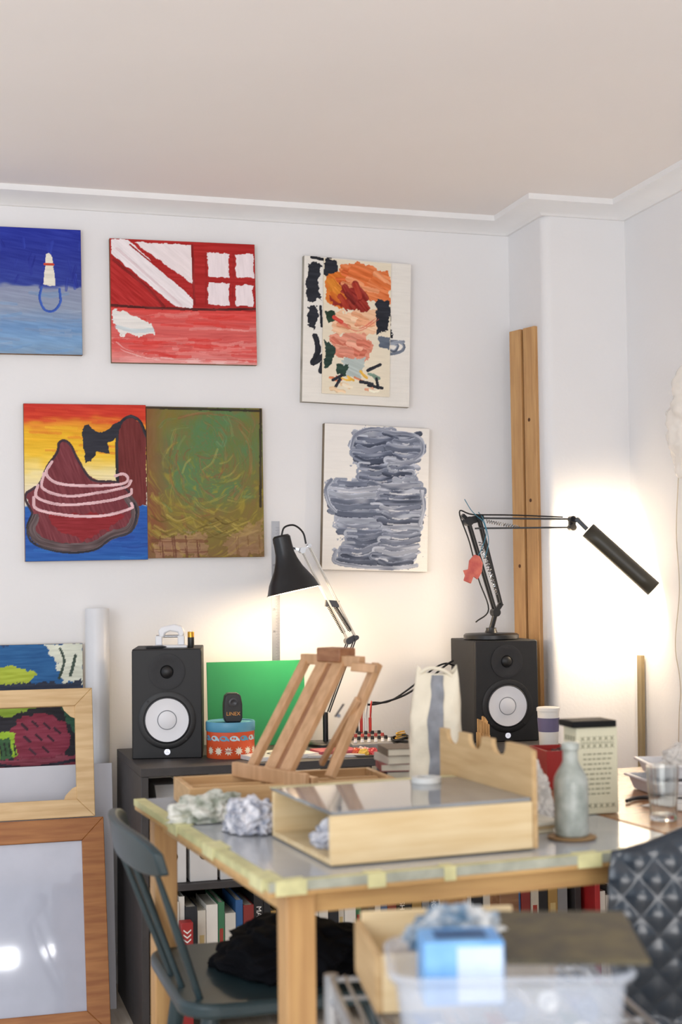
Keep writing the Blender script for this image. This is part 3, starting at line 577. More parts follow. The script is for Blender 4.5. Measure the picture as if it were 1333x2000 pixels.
# ================================================================= RIGHT LAMP
bc_=py(960,1236,4.12); r=thing('architect_lamp',(bc_.x,4.12,ZT),'black architect lamp with tubular head standing on a speaker, lit','lamp'); bx=bc_.x
add(G().lathe([(0,0),(.082,0),(.086,.003),(.086,.014),(.080,.019),(.02,.021),(.016,.03),(.016,.036),(0,.036)],Matrix.Translation((bx,4.12,ZT))),'base',lampb,r,world=True)
YR=4.11; j0=py(968,1196,YR); j1=py(915,1018,YR); j2=py(936,1012,YR); j3=py(1118,1030,4.05); j4=py(1118,1014,4.05)
add(G().cyl((bx,4.12,ZT+.03),(j0.x,YR,j0.z-.005),.008).cyl(j0-Vector((0,.014,0)),j0+Vector((0,.014,0)),.013).bar(j0,py(980,1178,YR),.01,.014),'base_joint',lampb,r,world=True)
j0b=py(978,1180,YR)
for k in (-.01,.01):
    o=Vector((0,k,0)); add(G().bar(j0+o,j1+o,.006,.006),'lower_arm_bar',lampb,r,world=True); add(G().bar(j0b+o,j2+o,.006,.006),'lower_arm_bar',lampb,r,world=True)
add(G().cyl(j1-Vector((0,.015,0)),j1+Vector((0,.015,0)),.014).cyl(j2-Vector((0,.015,0)),j2+Vector((0,.015,0)),.012).bar(j1,py(903,1006,YR),.016,.012).bar(j1,j2,.02,.022),'elbow_joint',lampb,r,world=True)
k1=py(930,1032,YR)
for k in (-.008,.008):
    o=Vector((0,k,0)); add(G().bar(j2+o,j4+o,.006,.005),'upper_arm_bar',lampb,r,world=True); add(G().bar(k1+o,j3+o,.006,.005),'upper_arm_bar',lampb,r,world=True)
add(G().tube(spring(py(938,1058,YR),py(972,1160,YR),.0055,20),.0016,5,0),'arm_spring',chrome,r,world=True); add(G().tube(spring(py(950,1018,YR),py(1015,1030,4.08),.005,14),.0014,5,0),'arm_spring',chrome,r,world=True)
h0=py(1148,1034,4.0)
add(G().cyl(j3-Vector((0,.012,0)),j3+Vector((0,.012,0)),.011).cyl(j4-Vector((0,.012,0)),j4+Vector((0,.012,0)),.010).bar(j3,j4,.014,.02).bar(j4,py(1130,1016,4.02),.014,.014).bar(py(1127,1013,4.02),h0,.013,.013),'head_joint',lampb,r,world=True)
H0=py(1150,1036,3.985); H1=py(1277,1150,3.90); hx=(H1-H0); Lh=hx.length; hx.normalize()
opn=Vector((.25,.85,-.60)); opn=(opn-hx*opn.dot(hx)).normalized(); sd=hx.cross(opn)
MH=Matrix.Translation(H0)@Matrix((sd,opn,hx)).transposed().to_4x4()
rh=.0255
olivb=mk('head_olive','#37342a',.4,var=.03)
def trough(s0,s1,rr,mat,nm,caps=True):
    g=G(); n=16; a0=math.radians(-205);a1=math.radians(25)
    P_=[(rr*math.cos(a0+(a1-a0)*k/n),rr*math.sin(a0+(a1-a0)*k/n)) for k in range(n+1)]
    g.sheet(lambda u,v:MH@Vector((P_[round(u*n)][0],P_[round(u*n)][1],s0+(s1-s0)*v)),n,6); return add(g,nm,mat,r,world=True,solid=.0012)
trough(0,Lh,rh,olivb,'lamp_head'); trough(.003,Lh-.003,rh-.0025,mk('lining','#f3efe6',.5),'head_reflector')
cap=[(rh*math.cos(t),rh*math.sin(t)) for t in [math.radians(-205+k*230/16) for k in range(17)]]
add(G().prism(cap,.002,MH@T(0,0,-.002)),'end_cap',lampb,r,world=True); add(G().prism(cap,.002,MH@T(0,0,Lh)),'end_cap',mk('capcream','#b0a88e',.4),r,world=True)
add(G().cyl(MH@Vector((0,.0,.02)),MH@Vector((0,.0,Lh-.02)),.008),'fluorescent_tube',mk('tube','#ffe0b0',.5,emit=22),r,world=True)
l=bpy.data.lights.new('tube_light','AREA'); l.shape='RECTANGLE'; l.size=.035; l.size_y=Lh-.02; l.energy=4.6; l.color=(1,.80,.55); l.spread=pi
o=bpy.data.objects.new('tube_light',l); S.collection.objects.link(o); MM=MH@T(0,.024,Lh/2); zz=-opn; yy=hx; xx=yy.cross(zz); o.matrix_world=Matrix.Translation(MM.translation)@Matrix((xx,yy,zz)).transposed().to_4x4()
sp=[py(1100,1010,4.03),py(1000,1006,4.05),py(925,1005,4.08),py(898,1000,4.10),py(918,1060,4.11),py(935,1130,4.12),py(955,1190,4.12),py(930,1215,4.16)]
add(G().tube(sp,.0022),'power_cord',rub,r,world=True)
teal=mk('teal','#2f7f9a',.5); r=thing('hanging_ornament',py(928,1005,4.075),'pink paper fish tied on teal string to lamp arm','ornament')
g=G(); g.tube(pts([(908,975),(920,995),(932,1008),(945,1020),(950,1045),(940,1075),(932,1090)],4.075),.0013,5).tube(pts([(935,1000),(945,1015),(955,1055),(948,1090)],4.075),.0013,5)
add(g,'string',teal,r,world=True)
g=G(); f=[(928,1083),(938,1086),(944,1100),(942,1118),(934,1132),(926,1126),(921,1140),(907,1134),(910,1124),(906,1114),(916,1112),(918,1095)]
V=[py(u,v,4.070) for u,v in f]; fa=g.bm.faces.new([g.bm.verts.new(v) for v in V]); e=bmesh.ops.extrude_face_region(g.bm,geom=[fa]); bmesh.ops.translate(g.bm,vec=(0,.008,0),verts=[v for v in e['geom'] if isinstance(v,bmesh.types.BMVert)])
add(g,'fish_body',mk('pinkf','#d0705f',.5,col2='#b9504a',scale=40),r,world=True,bevel=.002)
# ================================================================= SHELF TOP CLUTTER
r=thing('audio_mixer',(py(718,1452,4.02).x,4.02,ZS),'small grey audio mixer with knobs and plugs','audio mixer',.05)
add(G().prism([(-.07,0),(.07,0),(.07,.045),(-.07,.022)],.135,T(-.07,0,0)@Matrix(((0,0,1,0),(1,0,0,0),(0,1,0,0),(0,0,0,1)))),'mixer_body',mk('mixg','#8c8a88',.45),r,bevel=.003)
for i in range(6):
    for j in range(4):
        x=-.055+i*.021; y=-.05+j*.028; z=.022+(y+.07)*.023/.14; add(G().cyl((x,y,z),(x,y,z+.009),.0055,.0045,12),'knob',[wht,blk,mk('knr','#b0392f',.4),blk][j],r)
for k,(x,cm) in enumerate(((.0,'#c8352c'),(.014,'#e6e4e0'),(.028,'#c8352c'),(-.014,'#1a1a1c'))):
    add(G().cyl((x,.05,.043),(x,.05,.085),.0045).tube([(x,.05,.08),(x+.004,.055,.115),(x+.02,.09,.125),(x+.03,.14,.02)],.002),'jack_plug',mk('jk'+cm,cm,.4),r)
def cable(P_,rr,label,mat=rub,name='cable'):
    c0=P_[0].copy(); g=G(); g.tube(P_,rr,8,8); return add(g,name,mat,loc=c0,world=True,label=label,cat='cable')
cable(pts([(704,1375),(735,1375),(790,1358),(840,1325),(868,1302),(886,1290)],4.15),.0032,'black cable running from mixer up to speaker')
cable(pts([(728,1372),(760,1370),(800,1345),(845,1308),(870,1296),(888,1300)],4.19),.0028,'thin black cable running behind speaker')
cc=Vector((py(788,1440,3.95).x,3.97,ZS+.006)); P_=[cc+Vector((.035*math.cos(t*.7)*(1-.006*t),.03*math.sin(t*.7),.0008*t+.004*math.sin(t*1.9))) for t in range(40)]
cable(P_,.003,'coiled black cable on the shelf'); cc2=cc+Vector((.01,.03,.02)); cable([cc2+Vector((.02*math.cos(t*.8),.02*math.sin(t*.9),.0009*t)) for t in range(24)],.0022,'coiled yellow cord on the shelf',mk('yel','#d1a234',.5))
c=py(712,1462,3.86); r=thing('paint_palette',(c.x,3.87,ZS),'small dish smeared with pink and orange paint','palette')
add(G().lathe([(0,0),(.045,0),(.052,.006),(.049,.006),(.042,.003),(0,.003)],seg=40),'dish',mk('dish','#8c8378',.4),r)
for k,(x,y,cm) in enumerate(((-.02,0,'#d9603c'),(.01,.01,'#e7a7a0'),(.025,-.01,'#d84b4b'),(-.005,-.02,'#e9c052'),(0,.02,'#d8c7c4'))): add(G().blob((.014,.012,.018),k+3,.3,2,4).tf(T(x,y,.003)),'paint_blob',mk('pb'+cm,cm,.35),r)
def slab(name,u,v,Y,W,D,H,cm,label,cat,rz,z=ZS,group=None):
    p=py(u,v,Y); return simplebox(name,(p.x,Y,z),(W,D,H),mk('sl'+cm,cm,.5,var=.04),label,cat,rz,.0008,group)
m1=thing('magazine',(py(540,1470,3.92).x,3.92,ZS),'white magazine with large dark letter lying on shelf','magazine',.25)
add(G().b2((-.10,-.07,0),(.10,.07,.012)),'cover',mk('magw','#dfdcd8',.35,var=.03),m1,bevel=.001); text('C',.07,T(-.01,-.01,.0124),mk('magb','#2c3140',.5),m1)
slab('magazine',655,1470,3.90,.16,.11,.008,'#c9c3bd','pale magazine lying on the shelf','magazine',-.2); slab('notebook',655,1462,3.91,.12,.09,.008,'#b04a55','pink covered notebook lying on a magazine','notebook',.1,ZS+.0082)
slab('sheet_of_paper',770,1470,3.87,.16,.1,.002,'#e3dfd8','sheet of white paper on the shelf','paper',.15)
for k in range(6):
    p=py(916+k*7,1440,3.97-.006*k); h=.055+.012*((k*3)%4)
    g=G(); g.sheet(lambda u,v:Vector((-.03+.06*u,.003*math.sin(u*pi*9),h*v*(1-.25*u))),54,2)
    add(g,'cardboard_offcut',mk('card','#c79b63',.8,var=.12,scale=30),loc=(p.x,3.85+.02*k,ZS),rot=(0,0,.5+.1*k),solid=.004,label='torn corrugated cardboard offcut standing on the shelf',cat='cardboard',group='cardboard offcuts')
r=thing('plastic_tub',(py(1072,1420,3.865).x,3.865,ZS),'white plastic tub with violet label','tub')
add(G().lathe([(0,0),(.026,0),(.0275,.002),(.032,.105),(.034,.105),(.034,.114),(.031,.116),(0,.116)]),'tub_body',wht,r); 
add(G().lathe([(.0292,.045),(.0300,.045),(.0325,.085),(.031,.085)]),'tub_label',mk('violet','#6f688a',.5),r)
# ================================================================= TABLE
ZTb=.75; TR_=.078; TL_=(.497,2.112)
TW,TD=.775,.925
pine=wood('table_pine','#d2ab70','#bf9660','x'); pinez=wood('table_pinez','#c99f68','#b78c5a','z')
r=thing('work_table',(TL_[0],TL_[1],0),'pine work table with grey cover sheet and yellow tape edges','table',TR_)
def tb_(a,b,nm,m,bev=.002): return add(G().b2(a,b),nm,m,r,bevel=bev)
tb_((0,0,ZTb-.022),(TW,TD,ZTb-.002),'table_top',pine)
tb_((.004,.004,ZTb-.002),(TW-.002,TD-.002,ZTb),'cover_sheet',mk('sheetg','#b4b8bd',.16,var=.08,scale=6,spec=.6),0)
for (x,y) in ((.060,.048),(TW-.06,.05),(.05,TD-.05),(TW-.06,TD-.05)): tb_((x-.024,y-.024,0),(x+.024,y+.024,ZTb-.0225),'leg',pinez,.003)
za=ZTb-.058
tb_((.085,.034,za),(TW-.085,.054,ZTb-.0225),'apron',pine); tb_((.075,TD-.06,za),(TW-.085,TD-.04,ZTb-.0225),'apron',pine)
tb_((.04,.073,za),(.06,TD-.075,ZTb-.0225),'apron',pine); tb_((TW-.07,.075,za),(TW-.05,TD-.075,ZTb-.0225),'apron',pine)
tapem=mk('tape_y','#cdc993',.55,var=.1,scale=30); taped=mk('tape_d','#dcd8a2',.5,var=.1,scale=40)
tb_((-.001,0,ZTb),(.022,TD,ZTb+.0012),'masking_tape',tapem,0); tb_((.022,-.001,ZTb),(TW,.014,ZTb+.0012),'masking_tape',tapem,0)
tb_((-.0018,0,ZTb-.012),(-.0002,TD,ZTb+.001),'masking_tape',tapem,0)
tb_((0,-.002,ZTb-.014),(TW,-.0004,ZTb+.001),'masking_tape',mk('tape_g','#b5b8a8',.5,var=.15,scale=30),0)
for x,w_ in ((.01,.05),(.160,.030),(.29,.02),(.53,.045),(.62,.03)):
    g=G().b2((x,-.0035,ZTb-.020),(x+w_,-.0021,ZTb+.0013)).b2((x,-.0035,ZTb+.0013),(x+w_,.022,ZTb+.0022)); add(g,'tape_piece',taped,r)
for y in (.02,.30,.55):
    g=G().b2((-.0035,y,ZTb-.018),(-.002,y+.07,ZTb+.0013)).b2((-.003,y,ZTb+.0013),(.03,y+.07,ZTb+.0022)); add(g,'tape_piece',taped,r)
r=thing('side_table',(TL_[0],TL_[1],0),'brown wooden table with glossy top','table',TR_)
bw=wood('side_brown','#a9794c','#8b5f3a','x',.25)
add(G().b2((TW+.006,.03,.72),(1.60,TD-.01,.75)),'table_top',bw,r,bevel=.003)
for x,y in ((TW+.06,.09),(1.54,.09),(TW+.06,.86),(1.54,.86)): add(G().b2((x-.025,y-.025,0),(x+.025,y+.025,.7195)),'leg',bw,r,bevel=.003)
add(G().b2((TW+.09,.08,.66),(1.51,.10,.7195)).b2((TW+.09,.85,.66),(1.51,.87,.7195)),'apron',bw,r)
# ---- easel
ew=wood('easel','#c79c74','#b38a60','z'); ewx=wood('easelx','#cfa97a','#bb9464','x')
ex0,ex1,ey0,ey1=.500,.93,2.80,2.985
r=thing('table_easel',(.70,2.88,ZTb+.0025),'wooden table easel with box base and leaning mast','easel')
add(G().b2((ex0,ey0,ZTb+.0025),(ex1,ey0+.012,ZTb+.05)).b2((ex0,ey1-.012,ZTb+.0025),(ex1,ey1,ZTb+.05)).b2((ex0,ey0+.012,ZTb+.0025),(ex0+.012,ey1-.012,ZTb+.05)).b2((ex1-.012,ey0+.012,ZTb+.0025),(ex1,ey1-.012,ZTb+.05)).b2((ex0+.012,ey0+.012,ZTb+.0025),(ex1-.012,ey1-.012,ZTb+.006)).b2((ex0+.012,2.88,ZTb+.006),(ex1-.012,2.888,ZTb+.045)),'box_base',ewx,r,world=True,bevel=.0015)
Af=Vector((.654,2.965,.805)); Bn=Vector((.735,2.765,.805)); dd=(Bn-Af); n_=Vector((-dd.y,dd.x,0)).normalized(); Lv=n_*.155+Vector((0,0,.232))
add(G().bar(Af-dd*.1,Bn+dd*.1,.018,.024),'canvas_ledge',ew,r,world=True,bevel=.002)
add(G().bar(Af-dd*.1+n_*-.02+Vector((0,0,.006)),Bn+dd*.1+n_*-.02+Vector((0,0,.006)),.012,.03),'ledge_lip',ew,r,world=True,bevel=.002)
up=n_
def rail(f,w_,t_,nm,e0=0,e1=1,m=ew): p=Af+dd*f; add(G().bar(p+Lv*e0,p+Lv*e1,w_,t_,up=up),nm,m,r,world=True,bevel=.0015)
rail(.03,.024,.014,'side_rail'); rail(.35,.036,.014,'mast_slat'); rail(.60,.036,.014,'mast_slat'); rail(.475,.026,.008,'mast_groove',.02,.98,wood('easeld','#9a6c46','#88593a','z'))
add(G().bar(Af+Lv-dd*.02,Af+Lv+dd*.92,.022,.018,up=up),'top_crossbar',ew,r,world=True,bevel=.0015)
q=Af+dd*.45+Lv*1.05; add(G().bar(q-dd*.17,q+dd*.2,.03,.045,up=up),'canvas_clamp',wood('easelcl','#9a6a46','#845432','y'),r,world=True,bevel=.003)
add(G().bar(Bn+Lv*.02+n_*.05,Bn+Lv*.98+n_*.03,.022,.014,up=up),'side_rail',ew,r,world=True,bevel=.0015)
t0=py(730,1310,2.80); t1=py(652,1492,2.86); add(G().bar(t1,t0,.028,.012,up=(1,0,0)),'rear_strut',ew,r,world=True,bevel=.0015)
b0=py(700,1365,2.80); b1=py(628,1492,2.90); add(G().bar(b1,b0,.014,.010,up=(1,0,0)),'rear_strut',ew,r,world=True,bevel=.0015)
add(G().bar(py(688,1302,2.82),py(735,1306,2.79),.02,.018),'strut_crossbar',ew,r,world=True,bevel=.002)
add(G().bar(py(655,1400,2.80),py(672,1375,2.80),.008,.002).cyl(py(662,1398,2.79),py(662,1398,2.81),.004),'wing_nut',mk('dkmetal','#55565a',.3,metal=.8),r,world=True)
# ---- rags
def ragmat(name,c,c2,sc):
    return mk(name,c,.95,scale=sc,col2=c2,bump=.12,bscale=90)
def rag(u,v,z,size,seed,mat,label,rz=0,dy=0,amp=.3):
    p=pz(u,v,z); g=G().blob(size,seed,amp,2.0,6,True,.10); return add(g,'rag',mat,loc=(p.x,p.y+dy,z),rot=(0,0,rz),label=label,cat='rag',ang=80)
rag(414,1600,ZTb+.002,(.074,.034,.050),1,ragmat('rg1','#dad8cf','#7d8474',34),'crumpled grey-white patterned paint rag on the table',.1,-.01,.34)
rag(498,1626,ZTb+.002,(.044,.05,.060),2,ragmat('rg2','#e2e0e3','#7a8090',55),'crumpled white rag with dark print on the table',.3,.02,.32)
# ---- wooden box with notched end
bxw=wood('ply','#e2cca2','#d6bb8c','x',.55); bxy=wood('plyy','#c9aa7c','#b79668','y',.6)
org=Vector((.618,2.195,ZTb+.003)); r=thing('wooden_box',org,'pale plywood box with notched end panel and glass top','wooden box',.078)
W,D,H=.362,.30,.078; t=.009
add(G().b2((0,0,0),(W,t,H)),'front_panel',bxw,r,bevel=.001); add(G().b2((0,D-t,0),(W,D,H)),'back_panel',bxw,r,bevel=.001); add(G().b2((0,t,0),(W,D-t,t)),'bottom_panel',bxw,r,bevel=.001)
Dp=.37; Hp=.168
def notch(a,b,y,dep,n=14): return [(a,y)]+[((a+b)/2+(a-b)/2*math.cos(pi*k/n),y-dep*math.sin(pi*k/n)**.7) for k in range(1,n)]+[(b,y)]
top=[(Dp,Hp)]+notch(Dp-.030,Dp-.085,Hp,.026)+notch(Dp-.125,Dp-.180,Hp,.026)+notch(Dp-.220,Dp-.275,Hp,.026)+[(.03,Hp),(0,Hp-.006)]
add(G().prism([(0,0),(Dp,0)]+top,t,Matrix(((0,0,1,W+.0005),(1,0,0,0),(0,1,0,0),(0,0,0,1)))),'end_panel',bxy,r)
add(G().b2((.004,.004,H+.0005),(W-.001,D+.02,H+.006)),'glass_top',mk('glasstop','#8c9094',.07,var=.15,scale=8,spec=.8),r,label='grey reflective glass plate')
for k in range(2): add(G().b2((0 if k==0 else W*.3,D-.005,H+.006),(W*.3 if k==0 else W-.001,D+.018,H+.0065)),'edge_strip',mk('estrip','#cfc79a',.5),r)
add(G().blob((.05,.04,.045),5,.3,2.3,5,True,.1),'rag',ragmat('rg2','#e2e0e3','#7a8090',55),loc=(.670,2.31,ZTb+.0125),label='crumpled printed rag inside the wooden box',cat='rag',ang=80)
g=G(); g.lathe([(.016,0),(.027,0),(.027,.010),(.016,.010),(.016,0)],seg=36); add(g,'tape_roll',mk('tw','#dadbd8',.4),loc=(.875,2.46,ZTb+.0875),label='small roll of white tape on the glass plate',cat='tape roll')
z=ZTb+.0002
for k,cm in enumerate(['#5b3b3a','#c8bfae','#3a4453','#9a4a48','#d8d2c4','#7a6a58']):
    h=.016; b=thing('notebook',(.985+.004*(k%3),2.955-.003*k,z),'%s covered notebook in a small stack'%['brown','cream','blue','red','white','tan'][k],'notebook',.1*((k*2)%3-1)-.1,'stack of notebooks')
    add(G().b2((-.045,-.05,0),(.045,.05,.0015)).b2((-.045,-.05,h-.0015),(.045,.05,h)).b2((-.045,-.05,.0015),(-.0435,.05,h-.0015)),'cover',mk('nb'+cm,cm,.6),b); add(G().b2((-.0434,-.048,.0016),(.043,.048,h-.0016)),'page_block',pg,b)
    z+=h+.0003
# ---- paper bag
r=thing('paper_bag',(1.018,2.80,ZTb+.001),'cream paper bag bound with grey tape','paper bag',-.35)
def bagf(u,v,off=0):
    a=2*pi*u; z=v*.268; tt=max(0,(v-.62)/.38); hw=.054*(1-.22*tt)+off; hd=.036*(1-.85*tt)+off
    c,s_=math.cos(a),math.sin(a); x=hw*math.copysign(abs(c)**.45,c); y=hd*math.copysign(abs(s_)**.45,s_)
    nz=.004*noise.noise(Vector((x*40,y*40,z*28))); return Vector((x+nz+.006*tt,y+nz*1.5,z+.010*tt*math.sin(a*2+1)))
bagm=mk('bagc','#e6dcc6',.75,var=.05,bump=.3,bscale=40)
add(G().sheet(lambda u,v:bagf(u,v),64,40),'bag_body',bagm,r,ang=60); 
add(G().b2((-.045,-.03,0),(.045,.03,.002)),'bag_bottom',bagm,r)
dt=mk('ducttape','#85878d',.4,metal=0,var=.1,scale=50)
add(G().sheet(lambda u,v:bagf(.752+.24*u,.20+.17*v,.0012),30,6),'tape_band',dt,r); add(G().sheet(lambda u,v:bagf(.7415+.019*u,.02+.97*v,.0020),8,40),'tape_strip',dt,r)
add(G().tube([(-.03,-.008,.262),(-.01,-.01,.272),(.02,-.008,.266),(.04,0,.25)],.004),'bag_fold',bagm,r)
# ---- bottle
p=pz(1118,1638,ZTb); add(G().lathe([(0,0),(.041,0),(.043,.003),(.040,.004),(0,.004)]),'coaster',mk('coast','#9b7b52',.6),loc=(p.x,p.y,ZTb+.0014),label='thin round cork coaster under a bottle',cat='coaster')
bm_=mk('bottle','#b0b6b0',.3,scale=35,col2='#8b938c',bump=.1,bscale=60)
add(G().lathe([(0,0),(.027,0),(.0295,.003),(.030,.02),(.030,.090),(.0285,.101),(.023,.112),(.0165,.122),(.0135,.129),(.0130,.147),(.0155,.149),(.0160,.159),(.0145,.162),(.011,.162),(.011,.15),(0,.145)]),'bottle',bm_,loc=(p.x,p.y,ZTb+.006),label='pale grey stoneware bottle speckled with paint',cat='bottle')
# ---- tin with text
p=pz(1152,1592,ZTb); r=thing('tea_tin',(p.x+.020,p.y+.030,ZTb+.001),'cream rectangular tin with printed label and black lid','tin',-.02)
cr=mk('tincream','#d8d4b8',.45,var=.04); ol=mk('olive','#77775c',.5); W,D,H=.086,.062,.166
add(G().b2((-W/2,-D/2,0),(W/2,D/2,H)),'tin_body',cr,r,bevel=.002)
add(G().b2((-W/2-.010,-D/2-.006,H+.0005),(W/2-.004,D/2+.002,H+.013)),'tin_lid',mk('lidb','#101112',.6,spec=.2),r,bevel=.002)
for row,z in enumerate((H-.022,H-.036,.016)):
    text('X X X X X X',.0125,T(.0,-D/2-.0004,z)@FX,ol,r,'printed_pattern'); text('X X X X',.0125,T(-W/2-.0004,0,z)@Matrix.Rotation(-pi/2,4,'Z')@FX,ol,r,'printed_pattern')
add(G().b2((-.034,-D/2-.0007,H-.0295),(.034,-D/2-.0003,H-.0285)),'label_rule',ol,r)
g=G()
for i in range(9):
    x=-.030
    while x<.026:
        w_=random.uniform(.004,.011); g.b2((x,-D/2-.0005,H-.052-i*.0095),(min(x+w_,.032),-D/2-.0002,H-.0500-i*.0095)); x+=w_+.003
add(g,'printed_text_lines',ol,r,kind='stuff')
# ---- glass tumbler
p=pz(1297,1602,ZTb)
def glassmat():
    m=bpy.data.materials.new('clear_glass'); m.use_nodes=True; b=m.node_tree.nodes['Principled BSDF']; b.inputs['Base Color'].default_value=(.95,.98,.98,1); b.inputs['Transmission Weight'].default_value=1; b.inputs['Roughness'].default_value=.03; b.inputs['IOR'].default_value=1.45
    n=m.node_tree.nodes.new('ShaderNodeTexNoise'); n.inputs['Scale'].default_value=60; bp=m.node_tree.nodes.new('ShaderNodeBump'); bp.inputs['Strength'].default_value=.05; m.node_tree.links.new(n.outputs[0],bp.inputs['Height']); m.node_tree.links.new(bp.outputs[0],b.inputs['Normal']); return m
gl=glassmat()
g=G(); prf=[(0,0),(.024,0),(.0255,.004),(.026,.03),(.029,.06),(.0305,.1),(.0285,.1),(.027,.06),(.024,.032),(.022,.010),(0,.009)]
g.lathe(prf,seg=20); add(g,'drinking_glass',gl,loc=(p.x,p.y,ZTb+.0015),label='clear faceted drinking glass on the table',cat='glass',ang=8)
def tray(loc,W,D,H,rz,label):
    r=thing('plastic_tray',loc,label,'tray',rz,'white plastic trays'); m=mk('trayw','#e4e4e6',.35,var=.02)
    g=G(); 
    def ring(w,d,z): return [(-w/2,-d/2,z),(w/2,-d/2,z),(w/2,d/2,z),(-w/2,d/2,z)]
    R_=[ring(W-.02,D-.02,0),ring(W,D,H),ring(W+.012,D+.012,H),ring(W+.012,D+.012,H-.004)]
    vs=[[g.bm.verts.new(v) for v in q] for q in R_]; g.bm.faces.new(vs[0])
    for a,b in zip(vs,vs[1:]):
        for k in range(4): g.bm.faces.new((a[k],a[(k+1)%4],b[(k+1)%4],b[k]))
    add(g,'tray_body',m,r,solid=.002,bevel=.004); return r
tray((1.575,2.72,ZTb+.002),.24,.16,.03,-.1,'white plastic tray on the table'); tray((1.585,2.73,ZTb+.035),.22,.15,.028,-.25,'white plastic tray stacked on another')
add(G().blob((.06,.045,.06),41,.25,2.2,5),'paper_wad',mk('plasw','#dcd8d2',.35,var=.05),loc=(1.56,2.72,ZTb+.040),label='crumpled white paper in the plastic tray',cat='paper',ang=80)
simplebox('sheet_of_paper',(1.46,2.56,ZTb+.001),(.15,.11,.002),mk('paperw','#e9e7e2',.6),'loose white paper sheet on the brown table','paper',.5,.0004)
simplebox('sheet_of_paper',(1.50,2.60,ZTb+.0035),(.12,.09,.002),mk('paperw','#e9e7e2',.6),'loose white paper sheet on the brown table','paper',-.2,.0004)
r=thing('box',(1.365,2.90,ZTb+.001),'open red cardboard box','box',-.1); rm=mk('redbox','#a3231f',.4,var=.05)
add(G().b2((-.07,-.06,0),(.07,-.057,.082)).b2((-.07,.057,0),(.07,.06,.082)).b2((-.07,-.057,0),(-.067,.057,.082)).b2((.067,-.057,0),(.07,.057,.082)).b2((-.067,-.057,0),(.067,.057,.003)),'box_body',rm,r)
add(G().blob((.05,.04,.045),8,.3,2,5),'box_liner',mk('dkred','#4a1513',.6),r,loc=(0,0,.035))
add(G().blob((.048,.05,.11),9,.25,2.4,6),'plastic_bag',mk('plasw','#dcd8d2',.35,var=.05),loc=(1.10,2.54,ZTb+.0005),label='crumpled white plastic bag on the table',cat='plastic bag',ang=80)
for k in range(3): simplebox('paper_pad',(1.045+.006*k,2.41,ZTb+.0005+.007*k),(.07,.10,.0065),mk('pad%d'%k,['#cfc6ac','#b8a27c','#e0dccd'][k],.8),'small pad of paper lying on the table','paper',.1*k,.0005,'paper pads')
c0=Vector((1.36,2.62,.755)); cable([c0+Vector((.04*t,.03*math.sin(t*1.3),.0)) for t in range(5)],.004,'black cable lying on the brown table')
# ================================================================= RIGHT: hanging bag and cord
p=px_(1340,822,2.105)
def bag2(u,v):
    a=2*pi*u; z=-.165+.33*v; rr=.05*math.sin(pi*min(1,v*.93+.07))**.5; q=Vector((math.cos(a)*rr,math.sin(a)*rr,z)); k=1+.35*noise.noise(q*22)+.15*noise.noise(q*50); return Vector((q.x*k,q.y*k,z))
plm=mk('clearplastic','#fbf4ea',.2,var=.04,alpha=.55)
r=thing('hanging_bag',(2.105,p.y,p.z),'translucent plastic bag hanging on the wall','plastic bag'); add(G().sheet(bag2,48,60),'bag_film',plm,r,ang=80); add(G().tube([(0,0,.165),(.01,.0,.24),(.065,.0,.28)],.0015,6),'hanging_string',wht,r); add(G().cyl((.055,0,.28),(.0709,0,.28),.003),'nail',chrome,r)
cable([px_(1326,930,2.172),px_(1322,1040,2.172),px_(1328,1150,2.172),px_(1320,1260,2.172),px_(1330,1345,2.172),px_(1326,1500,2.172),px_(1328,2300,2.172)],.0014,'thin pale cord hanging down the wall',mk('strg','#cfc3ae',.8),'wall_cord')
# ================================================================= LEFT CHAIR
tealc=mk('chair_teal','#2a3c41',.38,var=.08); r=thing('spindle_chair',(.655,2.76,0),'dark teal painted wooden spindle-back chair at the table','chair')
def rr(W,D,rd,n=6):
    o=[]
    for cx,cy,a0 in ((W/2-rd,D/2-rd,0),(-W/2+rd,D/2-rd,pi/2),(-W/2+rd,-D/2+rd,pi),(W/2-rd,-D/2+rd,3*pi/2)): o+=[(cx+rd*math.cos(a0+k*pi/2/n),cy+rd*math.sin(a0+k*pi/2/n)) for k in range(n+1)]
    return o
add(G().prism(rr(.43,.45,.07),.028,T(0,0,.425)),'seat',tealc,r,bevel=.008)
for sx,sy in ((1,1),(1,-1),(-1,1),(-1,-1)): add(G().cyl((sx*.15,sy*.15,.43),(sx*.205,sy*.2,0),.018,.012,16),'leg',tealc,r)
add(G().cyl((.17,-.17,.22),(.17,.17,.22),.009).cyl((-.17,-.17,.22),(-.17,.17,.22),.009).cyl((-.17,0,.22),(.17,0,.22),.009),'stretcher',tealc,r)
yz=.245
def crest(u,v,off):
    y=-yz+2*yz*u; x=-.270-.045*(1-(2*u-1)**2)+off; edge=.55+.45*(1-abs(2*u-1)**6); return Vector((x+.012*(1-v),y,.722+(v-.5)*.070*edge-0.012*abs(2*u-1)**2))
g=G(); n=24; A_=[[g.bm.verts.new(crest(i/n,v,o)) for (v,o) in ((0,0),(1,0),(1,.018),(0,.018))] for i in range(n+1)]
for a,b in zip(A_,A_[1:]):
    for k in range(4): g.bm.faces.new((a[k],a[(k+1)%4],b[(k+1)%4],b[k]))
g.bm.faces.new(A_[0]); g.bm.faces.new(A_[-1][::-1]); add(g,'backrest_rail',tealc,r,bevel=.004)
